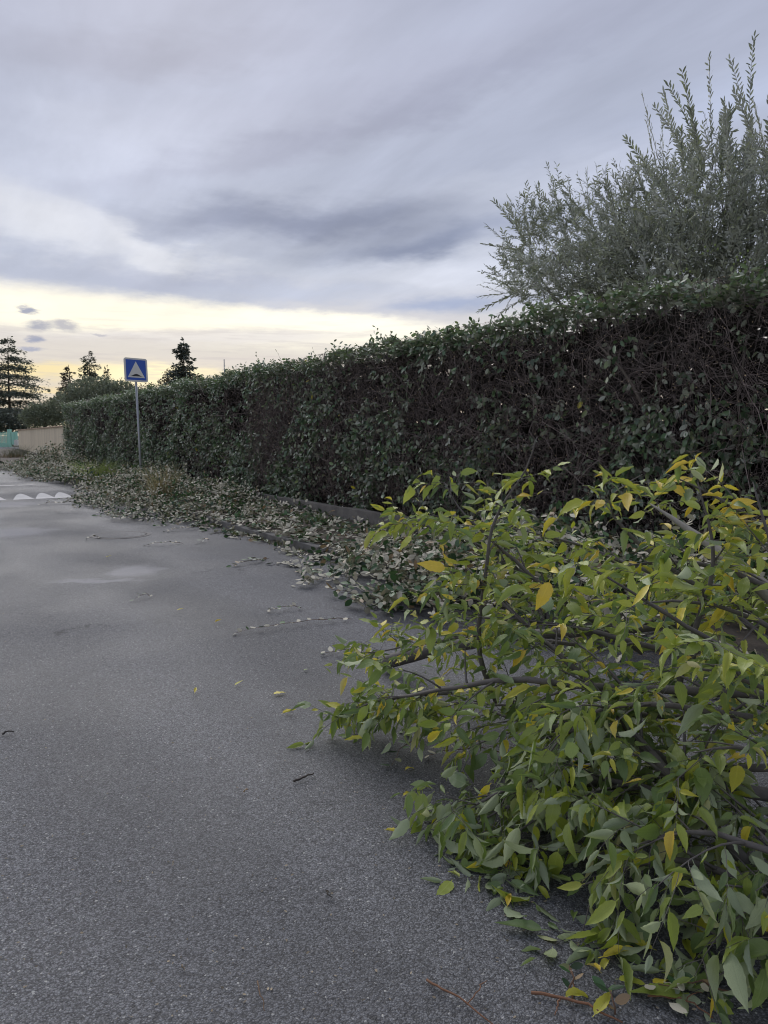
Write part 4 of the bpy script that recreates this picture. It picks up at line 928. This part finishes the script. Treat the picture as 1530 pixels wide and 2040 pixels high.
NB = [
 ('thick pale grey limb slanting down from the hedge at right', [(1710, 1330, 3.0), (1560, 1210, 3.2), (1440, 1110, 3.5), (1345, 1036, 3.8), (1290, 1000, 3.9)], .042, dict(bare=.35, step=.3)),
 ('long horizontal branch across the middle reaching left over the asphalt', [(1690, 1400, 2.65), (1400, 1378, 2.75), (1200, 1365, 2.85), (1020, 1338, 3.0), (905, 1348, 3.2), (800, 1380, 3.5), (740, 1395, 3.65), (700, 1415, 3.75)], .015, dict(step=.14)),
 ('sawn log end lying on the asphalt under the leaves', [(765, 1320, 4.9), (880, 1290, 4.65), (1040, 1262, 4.2), (1250, 1250, 3.8), (1560, 1230, 3.4)], .036, dict(bare=.25, step=.2, lift=.5)),
 ('limb running up from the lower right corner through the heap', [(1700, 1860, 2.2), (1500, 1740, 2.3), (1390, 1600, 2.45), (1290, 1480, 2.7), (1200, 1375, 2.9), (1100, 1290, 3.1), (1000, 1200, 3.3), (930, 1130, 3.5)], .017, dict(bare=.2)),
 ('thick limb half buried behind the middle leaves', [(1680, 1600, 2.6), (1450, 1570, 2.65), (1300, 1480, 2.8), (1150, 1440, 3.0), (1040, 1440, 3.3), (960, 1410, 3.5)], .022, {}),
 ('drooping branch with tips touching the asphalt at lower left', [(1700, 1690, 2.3), (1480, 1640, 2.4), (1300, 1560, 2.6), (1110, 1530, 2.85), (960, 1590, 2.9), (910, 1625, 2.87), (885, 1650, 2.87)], .013, dict(pale=.4, droop=.7, yellow=.03, leaf=(.065, .115))),
 ('low branch lying on the asphalt toward the bottom right', [(1680, 1850, 2.1), (1480, 1760, 2.2), (1350, 1700, 2.35), (1230, 1740, 2.4), (1140, 1770, 2.42)], .012, dict(pale=.4, droop=.7, yellow=.04, leaf=(.065, .115))),
 ('lowest branch at the bottom right corner', [(1720, 2000, 1.9), (1600, 1890, 2.03), (1500, 1850, 2.12), (1410, 1880, 2.13)], .011, dict(pale=.45, droop=.7, yellow=.06, leaf=(.07, .12))),
 ('dark upright shoot standing alone at the left of the heap', [(990, 1400, 3.5), (945, 1300, 3.5), (975, 1150, 3.45), (985, 1010, 3.4), (1000, 985, 3.4), (1060, 935, 3.35), (1070, 870, 3.3)], .009, dict(step=.2, blen=(.15, .34), lift=.2, yellow=.15, droop=.4)),
 ('leafy shoot fanning toward the low wall at upper left', [(1280, 1300, 3.5), (1100, 1180, 3.5), (990, 1080, 3.6), (900, 1010, 3.7), (885, 960, 3.7)], .010, dict(step=.13, yellow=.15, droop=.4)),
 ('leftmost high shoot reaching over the clippings', [(1230, 1260, 3.5), (1060, 1150, 3.6), (920, 1070, 3.8), (820, 1035, 3.9), (775, 1045, 3.95)], .009, dict(step=.13, yellow=.16)),
 ('shoot crossing the dark hedge at the top of the heap', [(1600, 1330, 3.0), (1420, 1190, 3.1), (1270, 1080, 3.2), (1190, 1000, 3.2), (1230, 960, 3.2), (1280, 945, 3.15)], .010, dict(yellow=.3, step=.17)),
 ('dark steep stem in the right half of the heap', [(1345, 1400, 2.9), (1365, 1290, 2.85), (1412, 1180, 2.8), (1425, 1080, 2.75), (1400, 1000, 2.75), (1390, 960, 2.75)], .010, dict(yellow=.3, step=.2)),
 ('yellowing shoot arching over the top right', [(1710, 1180, 2.8), (1560, 1080, 2.8), (1450, 1010, 2.85), (1370, 950, 2.9), (1330, 945, 2.9)], .009, dict(yellow=.35, step=.22)),
 ('branch tip reaching out toward the viewer in the centre', [(1680, 1440, 2.6), (1450, 1290, 2.5), (1300, 1200, 2.3), (1190, 1140, 2.2)], .009, dict(step=.16, leaf=(.065, .1))),
 ('short twiggy branch in the right middle', [(1700, 1500, 2.4), (1540, 1380, 2.35), (1430, 1320, 2.35), (1340, 1330, 2.4)], .009, dict(pale=.1)),
 ('tall shoot at the far right edge', [(1700, 1320, 2.6), (1580, 1170, 2.6), (1520, 1050, 2.6), (1500, 960, 2.6)], .009, dict(yellow=.22, step=.22)),
 ('low leafy branch pointing left over the bare log', [(1200, 1290, 3.5), (980, 1265, 3.8), (840, 1285, 4.1), (750, 1300, 4.3), (700, 1305, 4.4)], .008, dict(blen=(.15, .3), yellow=.2)),
 ('pale leaved drooping branch below the middle limb', [(1560, 1530, 2.5), (1330, 1530, 2.65), (1180, 1570, 2.7), (1060, 1620, 2.75), (1010, 1680, 2.7)], .010, dict(pale=.45, droop=.9, yellow=.03, leaf=(.065, .11))),
 ('hanging pale sprays in front of the thick limbs', [(1500, 1430, 2.55), (1320, 1400, 2.65), (1180, 1410, 2.7), (1100, 1470, 2.7), (1080, 1520, 2.7)], .009, dict(pale=.5, droop=1.0, yellow=.05, leaf=(.065, .115))),
 ('leafy branch filling the lower right', [(1720, 1780, 2.15), (1560, 1690, 2.15), (1430, 1640, 2.2), (1320, 1650, 2.3), (1240, 1700, 2.35)], .010, dict(pale=.4, droop=1.0)),
 ('dense branch at the right edge below the middle', [(1740, 1620, 2.3), (1600, 1520, 2.3), (1480, 1470, 2.35), (1380, 1500, 2.4)], .010, dict(pale=.15)),
 ('dense branch behind the dark steep stem', [(1720, 1250, 3.1), (1560, 1180, 3.1), (1400, 1120, 3.2), (1250, 1130, 3.3), (1150, 1150, 3.4)], .012, dict(yellow=.14, step=.13)),
 ('leafy branch along the back of the heap over the clippings', [(1500, 1220, 3.6), (1300, 1150, 3.7), (1150, 1080, 3.8), (1010, 1050, 3.9)], .010, dict(yellow=.12, step=.15)),
 ('branch sprawling left at the heart of the heap', [(1600, 1350, 3.0), (1350, 1300, 3.1), (1150, 1240, 3.2), (1000, 1230, 3.4), (930, 1230, 3.6)], .012, dict(yellow=.1, step=.13)),
 ('low branch under the long horizontal one', [(1500, 1440, 2.9), (1280, 1420, 3.0), (1080, 1400, 3.2), (970, 1400, 3.4), (900, 1400, 3.6)], .010, dict(yellow=.08)),
 ('leafy branch at the right above the middle', [(1740, 1380, 2.7), (1600, 1280, 2.7), (1470, 1210, 2.7), (1350, 1180, 2.8), (1250, 1210, 2.85)], .010, dict(yellow=.12, step=.14)),
 ('bottom branch resting on the road at the right edge', [(1760, 1900, 2.0), (1640, 1800, 2.05), (1540, 1780, 2.1), (1470, 1830, 2.15)], .009, dict(pale=.5, droop=1.0)),
  ('branch pressed to the asphalt below the middle leaves', [(1500, 1620, 2.75), (1350, 1560, 2.9), (1200, 1520, 3.1), (1120, 1500, 3.2), (1060, 1490, 3.3)], .010, dict(pale=.25)),
 ('branch lying deep at the right edge near the bottom', [(1740, 1820, 2.35), (1600, 1760, 2.35), (1480, 1720, 2.4), (1380, 1740, 2.45)], .010, dict(pale=.3)),
 ('branch lying deep under the right middle of the heap', [(1740, 1500, 2.9), (1580, 1450, 2.9), (1430, 1420, 3.0), (1300, 1400, 3.15)], .012, dict(step=.07)),
 ('branch at the back of the heap under the pale grey limb', [(1720, 1240, 3.5), (1560, 1180, 3.5), (1420, 1160, 3.6), (1280, 1180, 3.7)], .012, dict(step=.07, yellow=.08)),
 ('leafy branch nearest the top right corner of the heap', [(1740, 1150, 3.0), (1620, 1080, 3.0), (1520, 1020, 3.0), (1440, 1050, 3.05)], .010, dict(yellow=.2, step=.18)),
 ('short drooping branch laid on the asphalt at the left tip of the heap', [(900, 1380, 3.55), (810, 1385, 3.65), (740, 1400, 3.75), (695, 1415, 3.8)], .007, dict(step=.045, droop=.9, blen=(.1, .22), pale=.3, yellow=.04, leaf=(.06, .1))),
 ('low pale leaved tip hanging over the road between the drooping branches', [(1200, 1560, 2.8), (1080, 1570, 2.85), (990, 1610, 2.85), (940, 1650, 2.8)], .008, dict(step=.06, droop=.9, blen=(.12, .28), pale=.45, yellow=.03, leaf=(.06, .105))),
 ('inner branch buried in the shade of the heap', [(1700, 1720, 2.7), (1500, 1640, 2.75), (1350, 1600, 2.8), (1220, 1620, 2.75)], .014, dict(yellow=.03)),
]
for lab, way, r0, kw in NB: nettle(lab, way, r0, **kw)


# ------------------------------------------------------------------ things lying on the road
def loose_leaf(label, px, py, size, ci, key='N', yaw=None, flip=False, name='fallen_leaf', tilt=.12, shape=None):
    SHq, pal, mt = (SH_N, PAL_N, M_nettle) if key == 'N' else (SH_S, PAL_C, M_hedge)
    g = G(px, py); g[2] = float(ground_z(np.array(g[0]), np.array(g[1]))) + (.010 if not flip else .016)
    yaw = rng.uniform(0, 6.28) if yaw is None else yaw; sh = int(rng.integers(0, len(SHq.k))) if shape is None else shape
    M = frames(np.array([[math.cos(yaw), math.sin(yaw), tilt]]), np.array([[rng.normal(0, .1), rng.normal(0, .1), -1. if flip else 1.]]))[0]
    o = leaf_object(key, SHq, sh, ci, pal[ci], mt, M, g, size, None, name)
    tag(o, label, 'leaf', 'single leaves lying on the asphalt'); return o
for a in [
 ('small yellow green leaf at the left, before two others in a row', 388, 1386, .07, 6, 1.2), ('narrow yellow leaf left of the paired ones', 466, 1370, .07, 5, .3),
 ('upper narrow yellow leaf beside the long dark drag mark', 543, 1388, .08, 6, .1), ('yellow leaf just below the upper narrow one', 560, 1427, .08, 6, -.1),
 ('curled yellow leaf alone, nearest left of the drooping tips', 765, 1660, .075, 6, -1.0), ('yellow leaf between the dry sprig and the drooping tips', 801, 1593, .075, 6, .2),
 ('pale yellow leaf touching the green one', 976, 1731, .085, 6, 2.9), ('green leaf touching the pale yellow one', 1006, 1738, .085, 2, -.6),
 ('small buff leaf alone below the pair', 1009, 1816, .065, 7, .6), ('upright green yellow leaf at the edge of the heap', 1113, 1757, .07, 5, 1.6),
 ('small dark green leaf curled at the edge of the heap', 1142, 1843, .07, 1, .8), ('broad green brown leaf on the asphalt under the lowest branch', 1308, 1902, .085, 5, 2.2),
 ('small cream leaf beside the mottled green one', 1198, 1948, .06, 7, 1.5), ('mottled green leaf beside the small cream one', 1226, 1960, .08, 3, -.7),
 ('bright yellow leaf near the bottom right twigs', 1300, 1975, .075, 6, .1), ('big green leaf at the bottom right corner', 1490, 1985, .12, 1, -.9), ('yellow green leaf caught under the reddish twig', 1120, 1998, .085, 5, -.25),
 ('yellow leaf cut by the bottom edge of the picture', 1180, 2036, .09, 5, .2), ('yellow leaf by the dry brown sprig', 806, 1541, .07, 6, .3), ('curved yellow leaf above the dry brown sprig', 855, 1481, .075, 6, .5),
 ('orange yellow leaf right of the dry brown sprig', 935, 1489, .06, 7, 0), ('second orange leaf right of the dry brown sprig', 965, 1488, .06, 7, .1),
 ('tiny green leaf below the long twig', 605, 1340, .045, 1, .5), ('small yellow leaf far up the road', 210, 1112, .07, 6, .2), ('small yellow leaf near the green sprig', 352, 1219, .06, 6, .1), ('pale leaf left of the long twig tip', 427, 1243, .06, 7, .3)]:
    loose_leaf(a[0], a[1], a[2], a[3], a[4], 'N', a[5])
for i, (px, py, lab) in enumerate([(1330, 2010, 'pale oval hedge leaf at the bottom edge'), (1365, 1983, 'pale oval hedge leaf right of the bright yellow one'), (690, 1045, 'pale hedge leaf in the gutter near the kerb'), (770, 1500, 'pale hedge leaf beside the dry brown sprig'),
        (1062, 1420, 'pale hedge leaf half under the heap'), (790, 1255, 'pale hedge leaf right of the long twig'), (590, 1090, 'pale hedge leaf at the edge of the gutter')]):
    loose_leaf(lab, px, py, .055, 0, 'C', None, True)

def road_sprig(label, a, b_, L, size, seed, light=.5, r=.0022, bark=(.12, .07, .045), droop=0, group='hedge sprigs dropped on the road', skip=0, zt=.03, SHq=None, M_=None, pal=None, pr=None):
    SHq = SHq or SH_S; M_ = M_ or M_hedge; pal = PAL_C if pal is None else pal; pr = pr or PR_C
    A_ = G(*a); B_ = G(*b_); A_[2] = ground_z(A_[0], A_[1]) + .008; B_[2] = ground_z(B_[0], B_[1]) + .008
    root = empty('leafy_twig', tuple(A_), label, 'twig', group); K = 9; tt = np.linspace(0, 1, K); ln = np.linalg.norm(B_ - A_)
    Q = A_ + (B_ - A_) * tt[:, None]; Q[1:-1] += rng.normal(0, .012 * min(1, ln * 3), (K - 2, 3)); Q[:, 2] = np.maximum(Q[:, 2], A_[2]) + zt * np.sin(tt * math.pi)
    b = MB(); b.tubes(Q[None], (r * np.linspace(1.3, .5, K))[None], 5, bark); b.build('stem', M_bark, root)
    if L:
        ts = np.linspace(.08, 1, L); p = np.stack([np.interp(ts, tt, Q[:, c]) for c in range(3)], 1); ax = norm(B_ - A_); sd = norm(np.cross(ax, [0, 0, 1.])); sg = np.where(np.arange(L) % 2, 1., -1.)[:, None]
        d = ax * .5 + sd * sg * .9 + rng.normal(0, .35, (L, 3)); d[:, 2] = np.abs(d[:, 2]) * .6
        nn = np.array([0, 0, 1.]) + rng.normal(0, .4, (L, 3)); nn[rng.random(L) < light] *= -1
        leaf_objects('C' if SHq is SH_S else 'N', SHq, M_, p, d, nn, size * rng.uniform(.75, 1.2, L), palette_pick(pal, pr, L), pal, root)
    return root
for a in [('long thin twig with a few pale leaves lying out across the asphalt', (700, 1236), (470, 1264), 17, .055, .7), ('short twig with dark and pale leaves above the long twig', (600, 1213), (535, 1222), 10, .055, .5),
 ('dark green leafy twig lying before the gutter', (530, 1118), (462, 1130), 16, .06, .05), ('small green twig alone in the middle of the road', (300, 1190), (268, 1198), 6, .055, .1),
 ('pale leafy twig beside the manhole, nearer the kerb', (420, 1052), (330, 1060), 22, .06, .8), ('pale twig lying just below the manhole', (365, 1084), (290, 1088), 14, .055, .8), ('pale curled twig left of the manhole', (200, 1072), (172, 1076), 5, .06, .9),
 ('twig with leaves left of the clippings by the hump', (160, 1003), (80, 1006), 16, .07, .5), ('dark leaf twig before the hump teeth', (150, 995), (100, 999), 10, .07, .3), ('lone green twig in front of the kerb', (415, 1078), (398, 1084), 6, .07, 0),
 ('pale twig leading out of the nearest clippings heap', (690, 1150), (590, 1170), 14, .06, .8), ('dry brown sprig with dark leaves on the asphalt', (865, 1455), (780, 1530), 10, .05, .35),
 ('second dry sprig with hanging brown leaves right of the first', (1020, 1505), (850, 1510), 9, .05, .5), ('twig with pale leaves at the left tip of the heap', (760, 1310), (640, 1305), 12, .055, .7),
 ('small dark leaved sprig standing near the bottom edge', (1135, 1990), (1140, 1935), 6, .035, .1), ('small sprig with dark leaves beside the mottled leaf', (1225, 2030), (1210, 1985), 6, .04, .2), ('brown twiglet with pale leaves in the bottom right', (1470, 1990), (1290, 1985), 8, .045, .5),
 ('small twig of leaves far up beside the farthest clippings', (70, 950), (5, 945), 12, .09, .5)]:
    road_sprig(a[0], a[1], a[2], a[3], a[4], 1, light=a[5])
def bare_twig(label, chains, r, col):
    c0 = G(*chains[0][0]); root = empty('twig', (c0[0], c0[1], 0), label, 'twig', 'bare twigs on the asphalt'); b = MB()
    for j, ch in enumerate(chains):
        pts = np.array([G(*q) + np.array([0, 0, .006 + r]) for q in ch]); K = 10; t0 = np.linspace(0, 1, len(pts)); tt = np.linspace(0, 1, K); Q = np.stack([np.interp(tt, t0, pts[:, i]) for i in range(3)], 1); Q[1:-1] += rng.normal(0, .002, (K - 2, 3)); Q[:, 2] += .008 * np.sin(tt * 3.1)
        b.tubes(Q[None], (r * (1 if j == 0 else .6) * np.linspace(1, .5, K))[None], 6, col)
    b.build('stem', M_bark, root)
RD = (.20, .10, .055)
bare_twig('reddish brown forked twig at the bottom edge, right', [[(1058, 1985), (1130, 2000), (1190, 2025), (1240, 2045)], [(1140, 2003), (1142, 1965), (1138, 1935)], [(1115, 1998), (1105, 2030)]], .0045, RD)
bare_twig('reddish brown forked twig at the bottom edge, left', [[(850, 1958), (880, 1980), (930, 2010), (985, 2050)], [(930, 2008), (955, 1980), (970, 1960)]], .0035, RD)
bare_twig('thin reddish twig in the bottom right corner', [[(1290, 1990), (1360, 2000), (1420, 2035)], [(1360, 2000), (1400, 1985)]], .003, RD)
bare_twig('short dark twig in the middle of the road', [[(585, 1562), (605, 1557), (625, 1546)]], .0055, (.05, .04, .035))
bare_twig('tiny bent dark twig in the lower middle', [[(650, 1780), (652, 1790), (662, 1794)]], .003, (.06, .05, .04))
bare_twig('thin straw twig near the bottom, left of the forked ones', [[(513, 1960), (520, 1990), (527, 2020)]], .0022, (.16, .10, .06))
bare_twig('tiny pale straw at lower left', [[(343, 1728), (347, 1722)]], .002, (.3, .25, .18))
bare_twig('tiny brown straw below the tiny pale one', [[(362, 1930), (367, 1940)]], .002, (.25, .2, .14))
bare_twig('dark twig at the left edge of the road', [[(5, 1466), (28, 1462)]], .005, (.05, .045, .04))
bare_twig('short brown curl of bark left of the tiny bent twig', [[(485, 1582), (495, 1578)]], .003, (.3, .2, .1))
# grit and crumbs
b = MB(); N = 900
gx = rng.uniform(-100, 1500, N); gy = rng.uniform(1080, 2040, N); pts = np.array([G(a, c) for a, c in zip(gx, gy)]); pts[:, 2] += .003
a = rng.uniform(0, 6.28, N); put_leaves(b, SH_L, pts, np.stack([np.cos(a), np.sin(a), rng.uniform(0, .3, N)], 1), np.stack([rng.normal(0, .4, N), rng.normal(0, .4, N), np.ones(N)], 1), rng.uniform(.004, .014, N) , np.array([.22, .18, .12]) * rng.uniform(.2, 1.6, (N, 1)))
tag(b.build('road_crumbs', M_grass), 'tiny crumbs of leaf and grit strewn over the asphalt', 'grit', kind='stuff')
tri = sum(len(o.data.polygons) for o in bpy.data.objects if o.type == 'MESH'); print('polys', tri, 'objects', len(bpy.data.objects))
